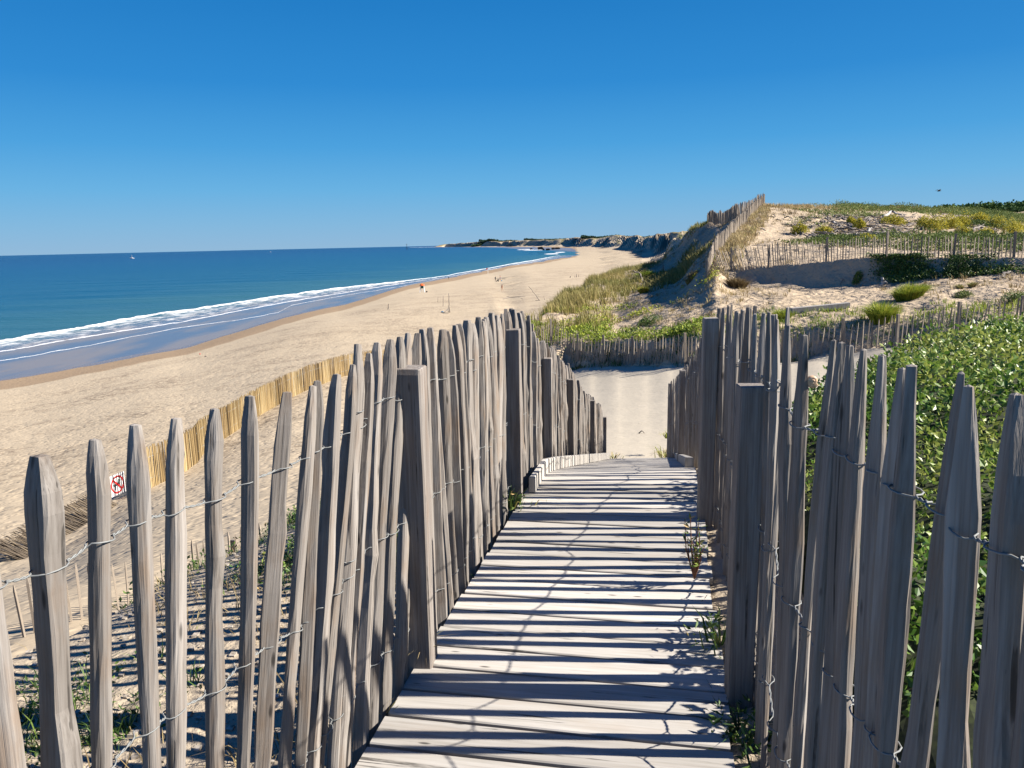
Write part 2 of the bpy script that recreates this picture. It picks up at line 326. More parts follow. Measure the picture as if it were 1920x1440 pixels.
# ------------------------------------------------------------------ terrain
WL = [(-500, 792), (-200, 742), (0, 708), (133, 687), (233, 669), (333, 649), (417, 624), (470, 607), (560, 587), (640, 571), (700, 553), (770, 534), (850, 519), (905, 508), (960, 498), (1020, 489), (1080, 479.5)]
def wl_y(px): return float(np.interp(px, [a for a, _ in WL], [b for _, b in WL]))
def wl_d(px): return float(at(px, wl_y(px), z=-15.0)[1])
S = [(.3, -1.62)]
def far(*k): return list(k)
deep = [(400, -20), (900, -22), (2000, -24), (5000, -28), (7000, -30), (9000, -32), (14000, -36)]
cols = {
 -700: [(.3, -1.62), (1.1, -1.62), (2.4, -1.75), (3.6, -3.0), (6, -4.0), (10, -6), (14, -7.8), (22, -9.3), (34, -11.2), (50, -13), (66, -15)]+deep,
 -300: [(.3, -1.62), (1.2, -1.62), (2.8, -1.75), (4, -3.0), (7.5, -4.1), (12, -6.1), (17, -7.9), (27, -9.4), (45, -11.4), (64, -13.2), (wl_d(-300), -15)]+deep,
 0: [(.3, -1.62), (1.5, -1.62), (3.5, 'p', 1215), (5, -3.1), (9, -4.3), (14, -6.3), (20, -8), (33, -9.6), (55, -11.7), (75, -13.3), (wl_d(0), -15)]+deep,
 310: [(.3, -1.62), (2, -1.62), (4.9, 'p', 1065), (6.5, -3.3), (11, -4.7), (19, -6.6), (28, 'p', 885), (45, -9.6), (75, -11.8), (100, -13.4), (wl_d(310), -15)]+deep,
 627: [(.3, -1.62), (3, -1.65), (6.8, 'p', 935), (9, -3.5), (14, -5), (30, -7.5), (51.5, 'p', 707), (80, -10), (130, -12), (170, -13.8), (wl_d(627), -15)]+deep,
 800: [(.3, -1.62), (3, -1.62), (7.5, -2.5), (11, -4.0), (18, -5.8), (38, -8.2), (60, -9.2), (110, -10.9), (190, -12.6), (250, -13.8), (wl_d(800), -15)]+deep,
 835: [(.3, -1.62), (3, -1.62), (7, -2.4), (11, -4.0), (18, -5.8), (38, -8.2), (60, -9.2), (110, -10.9), (200, -12.6), (270, -13.8), (wl_d(835), -15), (700, -18), (3000, -20), (6800, -15), (7000, -12), (7150, 12), (7500, 5), (14000, -20)],
 910: [(.3, -1.62), (3.3, -1.62), (6.5, -2.1), (11, -4.1), (19, -6.0), (40, -8.3), (66, -9.3), (125, -11), (220, -12.6), (320, -13.8), (wl_d(910), -15), (900, -17), (2500, -17), (3900, -15), (4800, -11), (5000, 'p', 453), (5600, 8), (14000, -5)],
 985: [(.3, -1.62), (3.3, -1.62), (5.4, -1.8), (11, -3.8), (27, -5.4), (36, -4.9), (40, 'p', 606), (48, -6.6), (62, -9), (120, -10.9), (350, -12.7), (wl_d(985), -15), (1200, -17), (2100, -15), (3300, -11), (3500, 'p', 450), (4000, 8), (14000, -5)],
 1060: [(.3, -1.62), (3.3, -1.62), (5.2, -1.75), (11.4, -3.42), (33.2, 'p', 692), (34.6, -4.3), (46, 'p', 585), (58, 'p', 555), (70, -7), (100, -9.8), (300, -12), (wl_d(1060), -15), (1050, -16.5), (1440, -15), (2250, -10.5), (2620, 'p', 447), (3400, 6), (14000, 0)],
 1110: [(.3, -1.62), (3.3, -1.62), (5.2, -1.75), (11.4, -3.42), (32, 'p', 688), (33.4, 'p', 640), (46, 'p', 580), (62, 'p', 548), (80, 'p', 524), (110, -9.3), (300, -12), (700, -13.6), (1000, -13.6), (1300, -12), (1600, -9.3), (1850, 'p', 446), (2400, 5), (14000, 0)],
 1160: [(.3, -1.62), (3.3, -1.62), (5.2, -1.75), (11.4, -3.42), (30.6, 'p', 686), (32, 'p', 638), (46, 'p', 580), (68, 'p', 540), (95, 'p', 513), (125, -8), (200, -10.8), (400, -11.5), (700, -11.6), (950, -11), (1130, -9), (1480, 'p', 443), (2000, 3), (14000, 0)],
 1216: [(.3, -1.62), (3.3, -1.62), (5.2, -1.75), (11.4, -3.42), (29, 'p', 688), (30.2, 'p', 640), (42, 'p', 575), (58, 'p', 545), (90, 'p', 515), (130, 'p', 499), (160, -8), (250, -10.5), (400, -10.5), (500, -10), (600, -9), (860, 'p', 440.5), (1200, 4), (14000, 0)],
 1260: [(.3, -1.62), (3.3, -1.62), (5.2, -1.75), (11.4, -3.42), (27.8, 'p', 688), (29, 'p', 640), (38, 'p', 575), (48, 'p', 545), (66, 'p', 520), (88, 'p', 497), (125, 'p', 470), (170, 'p', 449), (210, -4), (300, -6), (380, -6), (530, 'p', 439), (900, 4), (14000, 0)],
 1310: [(.3, -1.6), (3.3, -1.6), (5.2, -1.7), (11.4, -3.35), (26.8, 'p', 686), (28, 'p', 632), (35, 'p', 570), (39, 'p', 540), (43, 'p', 515), (56, 'p', 482), (75, 'p', 455), (98, 'p', 428), (120, 0), (180, -2), (300, -2), (420, 'p', 437), (900, 4), (14000, 0)],
 1345: [(.3, -1.55), (3.3, -1.55), (5.2, -1.65), (11.4, -3.25), (27, 'p', 685), (28.2, 'p', 625), (33, 'p', 565), (36.5, 'p', 532), (39.5, 'p', 508), (46, 'p', 472), (60, 'p', 446), (80, 'p', 424), (110, .5), (180, -1), (300, 0), (400, 2), (600, 3), (14000, 0)],
 1380: [(.3, -1.5), (3.3, -1.5), (5.2, -1.6), (11.4, -3.1), (27.2, 'p', 682), (28.4, 'p', 618), (32.5, 'p', 565), (39.25, 'p', 533), (39.92, 'p', 514), (40.30, 'p', 498), (57, 'p', 437), (70, 'p', 412), (95, 1.5), (150, 0), (300, 0), (400, 2), (600, 3), (14000, 0)],
 1430: [(.3, -1.5), (3.3, -1.5), (5.2, -1.55), (11.4, -3.0), (27.2, 'p', 680), (28.4, 'p', 612), (33, 'p', 560), (38.35, 'p', 534), (39.02, 'p', 515), (39.40, 'p', 498), (55, 'p', 440), (74, 'p', 387), (95, 2.6), (150, 1.5), (300, 1), (400, 2), (600, 3), (14000, 0)],
 1490: [(.3, -1.5), (3.3, -1.5), (5.2, -1.5), (11.4, -2.9), (27, 'p', 675), (28.2, 'p', 608), (32.5, 'p', 560), (37.15, 'p', 535), (37.82, 'p', 513), (38.20, 'p', 497), (54, 'p', 440), (78, 'p', 389), (100, 2.6), (150, 1.5), (300, 1), (400, 2), (600, 3), (14000, 0)],
 1555: [(.3, -1.5), (3.3, -1.5), (5.2, -1.5), (11.4, -2.8), (26.4, 'p', 668), (27.6, 'p', 605), (31.5, 'p', 562), (35.95, 'p', 537), (36.62, 'p', 511), (37.00, 'p', 491), (52, 'p', 440), (80, 'p', 393), (105, 2.6), (150, 2), (300, 2), (400, 3), (600, 3), (14000, 0)],
 1680: [(.3, -1.5), (3.3, -1.5), (5.2, -1.5), (11.4, -2.5), (25, 'p', 652), (26.4, 'p', 600), (30, 'p', 560), (33.95, 'p', 531), (34.62, 'p', 507), (35.00, 'p', 484), (52, 'p', 435), (86, 'p', 394), (115, 2.8), (160, 3), (300, 4), (400, 5), (600, 5), (14000, 0)],
 1800: [(.3, -1.5), (3.3, -1.5), (5.2, -1.5), (11.4, -2.2), (23.2, 'p', 636), (24.6, 'p', 596), (28, 'p', 556), (32.15, 'p', 522), (32.82, 'p', 505), (33.20, 'p', 484), (52, 'p', 436), (92, 'p', 400), (130, 2.9), (200, 3.8), (330, 7.2), (400, 9), (600, 10), (14000, 0)],
 1920: [(.3, -1.5), (3.3, -1.5), (5.2, -1.5), (11.4, -1.9), (21.3, 'p', 628), (22.8, 'p', 590), (26.5, 'p', 550), (30.65, 'p', 512), (31.32, 'p', 499), (31.70, 'p', 482), (52, 'p', 438), (98, 'p', 410), (140, 3.2), (220, 5.6), (340, 'p', 399), (420, 12), (600, 14), (14000, 0)],
 2500: [(.3, -1.5), (3.3, -1.5), (5.2, -1.5), (11.4, -1.7), (17, -2), (18.6, -1.6), (22, -1.5), (25, -1.2), (26, -.9), (26.6, -.6), (50, .4), (100, 2.2), (140, 3.4), (220, 7), (340, 12), (420, 15), (600, 15), (14000, 0)],
}
PX = sorted(cols); K = 18
PHI = np.array([math.atan(slope_az(p)) for p in PX])
LR = np.zeros((len(PX), K)); ZK = np.zeros((len(PX), K))
for i, p in enumerate(PX):
    c = cols[p]; assert len(c) == K, (p, len(c))
    a = slope_az(p)
    for k, q in enumerate(c):
        z = q[1] if q[1] != 'p' else at(p, q[2], y=q[0])[2]
        LR[i, k] = math.log(q[0]*math.sqrt(1+a*a)); ZK[i, k] = z
    for k in range(1, K):
        if LR[i, k] <= LR[i, k-1]+0.004: LR[i, k] = LR[i, k-1]+0.004
# deck axis
DL = [(-1.02, -.4), (-.46, 2.09), (.03, 4.26), (1.43, 11.4), (1.72, 12.9)]
DR = [(.13, -.4), (.683, 2.38), (1.05, 4.19), (2.51, 11.4), (2.81, 12.9)]
def deck_z(y):
    y = np.asarray(y, float); s = y-4.93
    soft = 0.5*(s+np.sqrt(s*s+0.03))
    return -1.5 - 0.276*soft + 0.004
def lx(y, P): return np.interp(y, [b for a, b in P], [a for a, b in P])
def H_raw(x, y):
    sh = np.shape(x); x = np.ravel(x).astype(float); y = np.ravel(y).astype(float)
    r = np.hypot(x, y); ph0 = np.arctan2(x, y)
    ws = sst(110, 300, r)*sst(R(-6), R(-3), ph0)*(1-sst(R(17), R(20), ph0))
    q1 = np.log(np.maximum(y, 1)); spur = (np.abs(vnoise(q1*19, q1*0, 51))*2-.5)+.6*(np.abs(vnoise(q1*47+x*.02, q1*0+7, 52))*2-.5)
    ph = np.clip(ph0+.013*ws*spur, PHI[0], PHI[-1])
    j = np.clip(np.searchsorted(PHI, ph)-1, 0, len(PHI)-2)
    t = (ph-PHI[j])/(PHI[j+1]-PHI[j]); t = t*t*(3-2*t)*0.5+t*0.5
    X = np.exp(LR[j]*(1-t)[:, None]+LR[j+1]*t[:, None]); Z = ZK[j]*(1-t)[:, None]+ZK[j+1]*t[:, None]
    h = np.diff(X, axis=1); d = np.diff(Z, axis=1)/h
    m = np.zeros_like(Z)
    w1 = 2*h[:, 1:]+h[:, :-1]; w2 = h[:, 1:]+2*h[:, :-1]
    with np.errstate(all='ignore'):
        mm = (w1+w2)/(w1/d[:, :-1]+w2/d[:, 1:])
    m[:, 1:-1] = np.where(d[:, :-1]*d[:, 1:] > 0, mm, 0); m[:, 0] = d[:, 0]; m[:, -1] = d[:, -1]
    rr = np.clip(r, X[:, 0], X[:, -1])
    k = np.clip((X < rr[:, None]).sum(1)-1, 0, K-2); I = np.arange(len(r))
    hh = h[I, k]; u = (rr-X[I, k])/hh
    z = (Z[I, k]*(1+2*u)*(1-u)**2 + m[I, k]*hh*u*(1-u)**2 + Z[I, k+1]*u*u*(3-2*u) + m[I, k+1]*hh*u*u*(u-1))
    return z.reshape(sh)
def region(x, y):
    """beach 0, dune 1, path 2, mound 3, far dunes 4"""
    r = np.hypot(x, y); a = x/np.maximum(y, .01)
    px = 960+F*a*0.985
    edge = np.interp(px, [900, 985, 1060, 1110, 1160, 1216, 1260, 1310], [12, 60, 76, 92, 112, 150, 205, 2000])
    f1 = np.interp(px, [900, 985, 1060, 1160, 1310, 1430, 1555, 1680, 1800, 1920, 2500], [30, 35, 33, 30.5, 26.7, 27.1, 26.3, 24.9, 23, 21.2, 17])
    toe = np.interp(px, [835, 910, 985, 1060, 1110, 1160, 1216, 1260], [6800, 4700, 3250, 2200, 1580, 1100, 590, 375])
    c = np.where(px < 960, np.where(r < np.interp(px, [-700, 0, 310, 627, 900], [4.2, 6, 7.5, 10, 12]), 3, 0), np.where(r < edge*1.01, 1, 0))
    c = np.where((px >= 960) & (y < f1-0.25) & (y > 10.9), 2, c)
    c = np.where((px >= 820) & (y > toe*0.99), 4, c)
    c = np.where((px > 1200) & (px < 1420) & (r > 118), 4, c)
    c = np.where(y <= 10.9, np.where(px < 960, c, 3), c)
    c = np.where((px < 960) & (x > -1.5) & (y < 13), 3, c)
    return c
def H(x, y):
    x = np.asarray(x, float); y = np.asarray(y, float)
    z = H_raw(x, y); r = np.hypot(x, y); c = region(x, y)
    amp = np.select([c == 0, c == 1, c == 2, c == 3], [0.0, 1.0, 0.06, 0.35], 0.0)
    near = sst(22, 60, r); ppx = 960+F*(x/np.maximum(y, .01))*.985
    z = z + amp*((0.16*fbm(x*.45, y*.45, 3)+.0+.9*sst(50, 110, r)*(ppx < 1345)*fbm(x*.1, y*.1, 4))*(0.5+near) + 0.10*fbm(x*1.4, y*1.4, 9) + 0.035*fbm(x*4.5, y*4.5, 21))
    z = z + np.where(c == 0, 0.25*fbm(x*.05, y*.05, 5)*sst(20, 80, r)*sst(-14.9, -13.5, z) + 0.05*fbm(x*.8, y*.8, 6)*sst(-15, -14, z), 0)
    # eroded far dunes: gullies and blowouts
    fz = np.where(c == 4, sst(-11, -2, z), 0)
    sc = 1/np.clip(r*0.035, 18, 130)
    z = z + fz*np.clip(r/900, .45, 1.3)*(6*fbm(x*sc*1.6, y*sc*.8, 31, 4))
    # ground under and beside the boardwalk
    yy = np.clip(y, -.4, 12.9); L = lx(yy, DL); Rr = lx(yy, DR); dz = deck_z(yy)
    uL = np.maximum(L-x, 0); uR = np.maximum(x-Rr, 0); inside = (x > L+.03) & (x < Rr-.03)
    rough = 0.02*fbm(x*9, y*9, 41)
    gl = dz-0.10-0.10*sst(0, .25, uL)-0.12*np.maximum(uL-.2, 0) + rough
    gr = dz-0.045+0.05*sst(0, .3, uR)+rough*1.5
    g = np.where(x < (L+Rr)/2, np.where(inside, dz-.16, gl), np.where(inside, dz-.16, gr))
    u = np.maximum(uL, uR); w = (1-sst(.5, 2.2, u))*(1-sst(11.2, 12.8, y))
    return z*(1-w)+g*w
def Hs(x, y): return float(H(np.array([x]), np.array([y]))[0])
def hit(px, py, y0=1.0, y1=3000, n=900):
    d = ray(px, py); ys = np.exp(np.linspace(math.log(y0), math.log(y1), n))
    P = d[None, :]*(ys/d[1])[:, None]
    b = P[:, 2] < H(P[:, 0], P[:, 1])
    i = int(np.argmax(b)) if b.any() else n-1
    return np.array([P[i, 0], P[i, 1], Hs(P[i, 0], P[i, 1])])
def polar(phis, rs):
    ph, rr = np.meshgrid(phis, rs); return np.sin(ph)*rr, np.cos(ph)*rr
def grid_faces(nr, nc):
    i = np.arange(nr*nc).reshape(nr, nc)
    return np.stack([i[:-1, :-1], i[:-1, 1:], i[1:, 1:], i[1:, :-1]], -1).reshape(-1, 4)
phis = np.concatenate([np.linspace(R(-100), R(-40), 60, endpoint=False), np.linspace(R(-40), R(40), 720, endpoint=False), np.linspace(R(40), R(100), 60)])
sub = [60, 60, 90, 100, 60, 80, 70, 50, 60, 80, 50, 40, 40, 40, 36, 24, 10]
pc = np.clip(phis, PHI[0], PHI[-1]); jj = np.clip(np.searchsorted(PHI, pc)-1, 0, len(PHI)-2); tt0 = (pc-PHI[jj])/(PHI[jj+1]-PHI[jj]); tt0 = tt0*tt0*(3-2*tt0)*.5+tt0*.5
LRp = LR[jj]*(1-tt0)[:, None]+LR[jj+1]*tt0[:, None]      # rows follow the terrain's own breaks of slope
kpos = np.concatenate([np.linspace(k_, k_+1, n_, endpoint=False) for k_, n_ in enumerate(sub)]+[[len(sub)]])
k0 = np.clip(kpos.astype(int), 0, K-2); kf = kpos-k0
Rg = np.exp(LRp[:, k0]*(1-kf)+LRp[:, k0+1]*kf).T
gx, gy = np.sin(phis)[None, :]*Rg, np.cos(phis)[None, :]*Rg; nr, nc = gx.shape
gz = H(gx, gy); cl = region(gx, gy)
FF = grid_faces(nr, nc)
V3 = np.stack([gx.ravel(), gy.ravel(), gz.ravel()+EYE], 1)
fc = cl.ravel()[FF[:, 0]]
# wetness of the beach by distance from the waterline
wls = np.array([(math.atan(slope_az(p)), wl_d(p)*math.hypot(1, slope_az(p))) for p, _ in WL])
def wl_r(ph): return np.exp(np.interp(ph, wls[:, 0], np.log(wls[:, 1])))
GR = np.hypot(gx, gy).ravel(); GP = np.arctan2(gx, gy).ravel(); ZZ = gz.ravel()
rw = wl_r(np.clip(GP, -9, wls[-1, 0])); fr = (rw-GR)/rw; wob = .03*fbm(GP*22, GP*0, 7, 3)
lag = np.exp(-((GP-R(-19))/R(7))**2)
efd = 1-sst(wls[-1, 0]-.012, wls[-1, 0]+.012, GP)
wet = (1-sst(.10+.06*lag, .18+.07*lag, fr+wob))*efd; shine = (1-sst(-.03+.02*lag, .04+.045*lag, fr+wob*.8))*efd*(ZZ < -13)
litter = sst(18, 30, GR)*(1-sst(-12.4, -13.4, ZZ))
for k, (nm, mt) in enumerate((('beach', 'beach'), ('dune', 'dune'), ('path', 'path'), ('ground', 'mound'), ('hills', 'fardune'))):
    f = FF[fc == k]
    if not len(f): continue
    u, inv = np.unique(f.ravel(), return_inverse=True)
    at_ = {'wet': wet[u], 'shine': shine[u], 'litter': litter[u]} if k == 0 else None
    struct(mk(nm, V3[u], inv.reshape(-1, 4), M[mt], smooth=True, attrs=at_))

# ------------------------------------------------------------------ sea
def curve_r(P, default=None):
    A = np.array([(math.atan(slope_az(p)), at(p, q, z=-15)[1]*math.hypot(1, slope_az(p))) for p, q in P])
    return lambda ph: np.exp(np.interp(ph, A[:, 0], np.log(A[:, 1])))
rb = curve_r([(-500, 698), (0, 638), (123, 618), (260, 593.5), (367, 579), (490, 560), (533, 554.5), (640, 540), (755, 527.5), (830, 518), (930, 500.5), (1000, 488), (1050, 479)])
rf2 = curve_r([(-500, 725), (0, 656), (167, 628), (333, 603), (450, 581), (640, 549), (755, 531), (830, 520.5), (930, 503.5), (1000, 491), (1060, 479.5)])
rs3 = curve_r([(-500, 748), (0, 673), (133, 651), (250, 628), (333, 613), (450, 598), (513, 586), (540, 572), (640, 554), (700, 545), (755, 536), (830, 521.5), (930, 504.5), (1000, 492), (1070, 479.6)])
sp = np.concatenate([np.linspace(R(-75), R(-37), 40, endpoint=False), np.linspace(R(-37), R(8), 620)])
tt = np.linspace(0, 1, 620)
PHs, TT = np.meshgrid(sp, tt)
r_in = wl_r(PHs)*0.86; r_in = np.where(PHs > wls[-1, 0], 850, r_in)
inv_r = (1/r_in)*(1-TT)+(1/40000)*TT
sr = 1/inv_r
sx, sy = np.sin(PHs)*sr, np.cos(PHs)*sr
B, F2, S3 = rb(PHs), rf2(PHs), rs3(PHs)
jit = 1+0.012*fbm(PHs*90, sr*0+3, 4, 3)
B2 = B*jit*(1+.010*fbm(PHs*30, PHs*0, 24, 2))
wave_amp = np.interp(PHs, [PHI[0], R(-8.3), R(-7.7), R(-2), R(0.5), R(2.6), R(4)], [.45, .45, .15, .12, .4, .4, .1])
wdt = np.clip(B*0.013, 1.2, 6)*(1+.5*fbm(PHs*45, PHs*0, 23, 3))
crest = np.exp(-((sr-B2)/wdt)**2)
swell = 0.10*np.sin(sr*0.14+3*fbm(sx*.01, sy*.01, 8))*sst(0, 60, sr-B)*np.clip(900/sr, 0, 1)
szz = EYE-15.0 + wave_amp*crest*(0.75+0.5*fbm(PHs*160, sr*.05, 12)) + swell
lump = fbm(sx*.22, sy*.22, 14, 3)
soap = np.clip(0.5+1.0*fbm(sx*.45, sy*.9, 15, 4), 0, 1)
foam = sst(-1.15, -.35, (sr-B2)/wdt*-1)*sst(-.6, 1.2, (B2-sr)/wdt+1.2)
band = ((sr < B2) & (sr > F2)).astype(float)
u = np.clip((B2-sr)/np.maximum(B2-F2, .5), 0, 1)
foam = np.maximum(crest**1.1*1.15*(sr < B2+wdt*.7), band*np.clip(.43-0.16*u+0.30*(soap-.5), 0, .6))
line2 = np.exp(-((sr-F2*(1+.006*fbm(PHs*120, sr*0, 17)))/np.clip(F2*.006, .5, 6))**2)
line3 = 0.75*np.exp(-((sr-S3*(1+.008*fbm(PHs*70, sr*0, 18)))/np.clip(S3*.003, .3, 5))**2)
foam = np.clip(np.maximum(np.maximum(foam, line2*np.clip(.4+soap, 0, 1)), line3), 0, 1)
vis = np.interp(PHs, [R(-40), R(-8.6), R(-7.4), R(-4), R(0.3), R(3), R(4.8)], [1, 1, .75, .6, .95, .9, .2])
foam = foam*vis*(PHs < R(5.2))
# small white patches off the far bunkers and on the far point
for (a_, b_, wd) in ((1000, 469, 20), (1035, 476, 14), (985, 468, 16), (1050, 473, 10), (800, 463.5, 40)):
    c_ = at(a_, b_, z=-15); pp = math.atan2(c_[0], c_[1]); r_ = math.hypot(c_[0], c_[1])
    foam = np.maximum(foam, np.exp(-((PHs-pp)/(wd/F))**4)*np.exp(-((sr-r_)/(r_*.05))**2)*np.clip(.3+soap, 0, 1))
shore = sst(F2*1.0, B*1.0, sr)             # 0 in the swash, 1 beyond the breaker
dist = np.clip((sr-B)/np.maximum(B, 1), 0, 1e3)
t = NT('sea_water')
p = t.geo(); dd = t.attr('dist'); fo = t.attr('foam'); shv = t.attr('shore')
str_ = t.n('ShaderNodeVectorMath', operation='MULTIPLY'); t.l(p, str_.inputs[0]); str_.inputs[1].default_value = (0.35, 1.0, 1)
patch = t.noise(str_.outputs[0], 0.009, 4, 0.6)
dd2 = t.math('ADD', dd, t.math('MULTIPLY', t.math('SUBTRACT', patch, 0.5), 1.6))
deepc = t.ramp(t.mapr(dd2, 0, 14, 0, 1), [(0, (0.022, 0.080, 0.105)), (0.05, (0.006, 0.056, 0.108)), (0.2, (0.002, 0.044, 0.104)), (0.55, (0.001, 0.032, 0.098)), (1, (0.0006, 0.026, 0.088))])  # colour also carries the reflected sky; specular is nearly off beyond the swash
al0 = t.n('ShaderNodeVectorMath', operation='MULTIPLY'); t.l(p, al0.inputs[0]); al0.inputs[1].default_value = (1.0, 0.2, 1)
swash = t.mix(t.mapr(t.noise(al0.outputs[0], 0.16, 4), 0.42, 0.6, 0, 1), (0.085, 0.092, 0.118), (0.17, 0.132, 0.104))
base = t.mix(shv, swash, deepc)
al = t.n('ShaderNodeVectorMath', operation='MULTIPLY'); t.l(p, al.inputs[0]); al.inputs[1].default_value = (1.0, 0.22, 1)
fn = t.noise(al.outputs[0], 1.3, 6, 0.75, 0.6); fn2 = t.noise(al.outputs[0], 0.4, 4, 0.6, 0.4)
ff = t.mapr(t.math('ADD', fo, t.math('MULTIPLY', t.math('SUBTRACT', t.math('ADD', t.math('MULTIPLY', fn, .6), t.math('MULTIPLY', fn2, .6)), 0.6), 1.1)), 0.28, 0.62, 0, 1)
ff = t.math('MULTIPLY', ff, t.mapr(fo, 0.03, 0.15, 0, 1))
colr = t.mix(ff, base, (0.60, 0.615, 0.63))
rough = t.mapr(ff, 0, 1, 0.22, 0.9)
n1 = t.noise(str_.outputs[0], 0.35, 3, 0.6); n2 = t.noise(str_.outputs[0], 1.6, 3, 0.6); n0 = t.noise(str_.outputs[0], 0.06, 3, 0.6)
nb = t.bump(n0, t.math('MULTIPLY', shv, 0.5), 3.0); nb = t.bump(n1, t.mapr(shv, 0, 1, .06, .6), 0.6, nb); nb = t.bump(n2, t.mapr(shv, 0, 1, .05, .4), 0.12, nb); nb = t.bump(fn, t.math('MULTIPLY', ff, 0.8), 0.4, nb)
t.l(t.mapr(shv, 0, 1, 0.14, 0.008), t.b.inputs['Specular IOR Level'])
M['sea'] = t.fin(colr, rough, nb)
struct(mk('sea', np.stack([sx.ravel(), sy.ravel(), szz.ravel()], 1), grid_faces(*sx.shape), M['sea'], smooth=True,
          attrs={'foam': foam.ravel(), 'shore': shore.ravel(), 'dist': dist.ravel()}))

# ------------------------------------------------------------------ pickets, posts, wires
def picket_mesh(T, Bm, w, d, mat, seed, tip=0.11, blunt=0.4, rot=None, bend=0.009, name='picket', n_lev=17, pw_=1.25):
    """split chestnut pale from Bm (foot) to T (tip): irregular four- or five-sided section, knocked edges, hewn point"""
    q = random.Random(seed)
    T = np.asarray(T, float); Bm = np.asarray(Bm, float)
    ax = T-Bm; Ln = np.linalg.norm(ax); ax = ax/Ln
    rot = q.uniform(-.6, .6) if rot is None else rot
    side = np.array([math.cos(rot), math.sin(rot), 0]); side -= ax*side.dot(ax); side /= np.linalg.norm(side)
    oth = np.cross(ax, side)
    kind = q.choice(['quad', 'quad', 'tri', 'half'])
    if kind == 'quad': sec = [(-.5, -.45), (.46, -.5), (.5, .42), (-.42, .5)]
    elif kind == 'tri': sec = [(-.52, -.30), (.05, -.55), (.52, -.25), (.30, .45), (-.3, .48)]
    else: sec = [(-.5, .35), (-.45, -.15), (-.2, -.5), (.22, -.5), (.48, -.1), (.5, .38)]
    sec = [(a*w*q.uniform(.9, 1.08), b*d*q.uniform(.88, 1.1)) for a, b in sec]
    ch = []                                  # knock the corners off
    m = len(sec)
    for i in range(m):
        p0, p1, p2 = np.array(sec[i-1]), np.array(sec[i]), np.array(sec[(i+1) % m])
        for o in (p0, p2):
            v = o-p1; L = np.linalg.norm(v); ch.append(p1+v/L*min(.0035+.002*q.random(), L*.3))
    sec = ch; m = len(sec)
    b1, b2 = q.uniform(-bend, bend), q.uniform(-bend, bend); ph = q.uniform(0, 3); fq = q.uniform(.7, 1.3); knot = q.uniform(-.3, .85)
    levels = list(np.linspace(0, 1-tip/Ln, n_lev))+[1-tip/Ln*.62, 1-tip/Ln*.28, 1.0]
    tw = q.uniform(-.12, .12)
    tilt = (q.uniform(-.3, .3), q.uniform(-.3, .3)); V = []
    for li, s in enumerate(levels):
        u = max(0, (s-(1-tip/Ln))/(tip/Ln)); sc = 1-(1-blunt)*u**pw_
        k1 = 1+.10*math.sin(s*9*fq+ph)+.05*math.sin(s*23*fq+2*ph); k2 = 1+.09*math.sin(s*11*fq+ph*3)+.05*math.sin(s*19+ph)
        c = Bm+ax*(s*Ln)+side*b1*math.sin(s*3.1+ph)+oth*b2*math.sin(s*4+ph*2)
        kn = 1+.05*(q.random()-.5)
        if abs(s-knot) < .035 and u == 0: kn *= 1.16; c = c+side*.004*math.copysign(1, b1)
        a0 = tw*s
        for (a, b) in sec:
            jx, jy = q.uniform(-.0012, .0012), q.uniform(-.0012, .0012)
            aa = (a*k1*math.cos(a0)-b*k2*math.sin(a0))*kn; bb = (a*k1*math.sin(a0)+b*k2*math.cos(a0))*kn
            aa = aa*(sc) + u*tilt[0]*w*.5; bb = bb*(sc*.8+.2 if q.random() < 2 and kind != 'tri' else sc) + u*tilt[1]*d*.4
            V.append(c+side*(aa+jx)+oth*(bb+jy))
    Q = []
    for i in range(len(levels)-1):
        for j in range(m): Q.append((i*m+j, i*m+(j+1) % m, (i+1)*m+(j+1) % m, (i+1)*m+j))
    top = len(V); V.append(np.mean(V[-m:], axis=0)+ax*.003)
    Tt = [(top-m+j, top-m+(j+1) % m, top) for j in range(m)]
    return np.array(V), np.array(Q), np.array(Tt)
class Line:
    def __init__(s, P):
        s.P = np.array(P, float); s.d = np.concatenate([[0], np.cumsum(np.hypot(*np.diff(s.P, axis=0).T))])
    def pos(s, t): return np.array([np.interp(t, s.d, s.P[:, 0]), np.interp(t, s.d, s.P[:, 1])])
    def dir(s, t): a = s.pos(t+.05)-s.pos(t-.05); return a/np.linalg.norm(a)
    def meet(s, px, py):                     # where the sight line through a photo point crosses the fence
        d = ray(px, py); tt = np.linspace(0, s.d[-1], 4000)
        x = np.interp(tt, s.d, s.P[:, 0]); y = np.interp(tt, s.d, s.P[:, 1])
        e = np.abs(x*d[1]-y*d[0])/np.hypot(x, y)
        e = np.where(y > .05, e, 9); i = int(np.argmin(e)); k = y[i]/d[1]
        return tt[i], np.array([x[i], y[i], d[2]*k])
    def y_to_t(s, y): return float(np.interp(y, s.P[:, 1], s.d))
def pxof(p):
    w = p@fv; return 960+F*(p@rv)/w, 720-F*(p@uv)/w

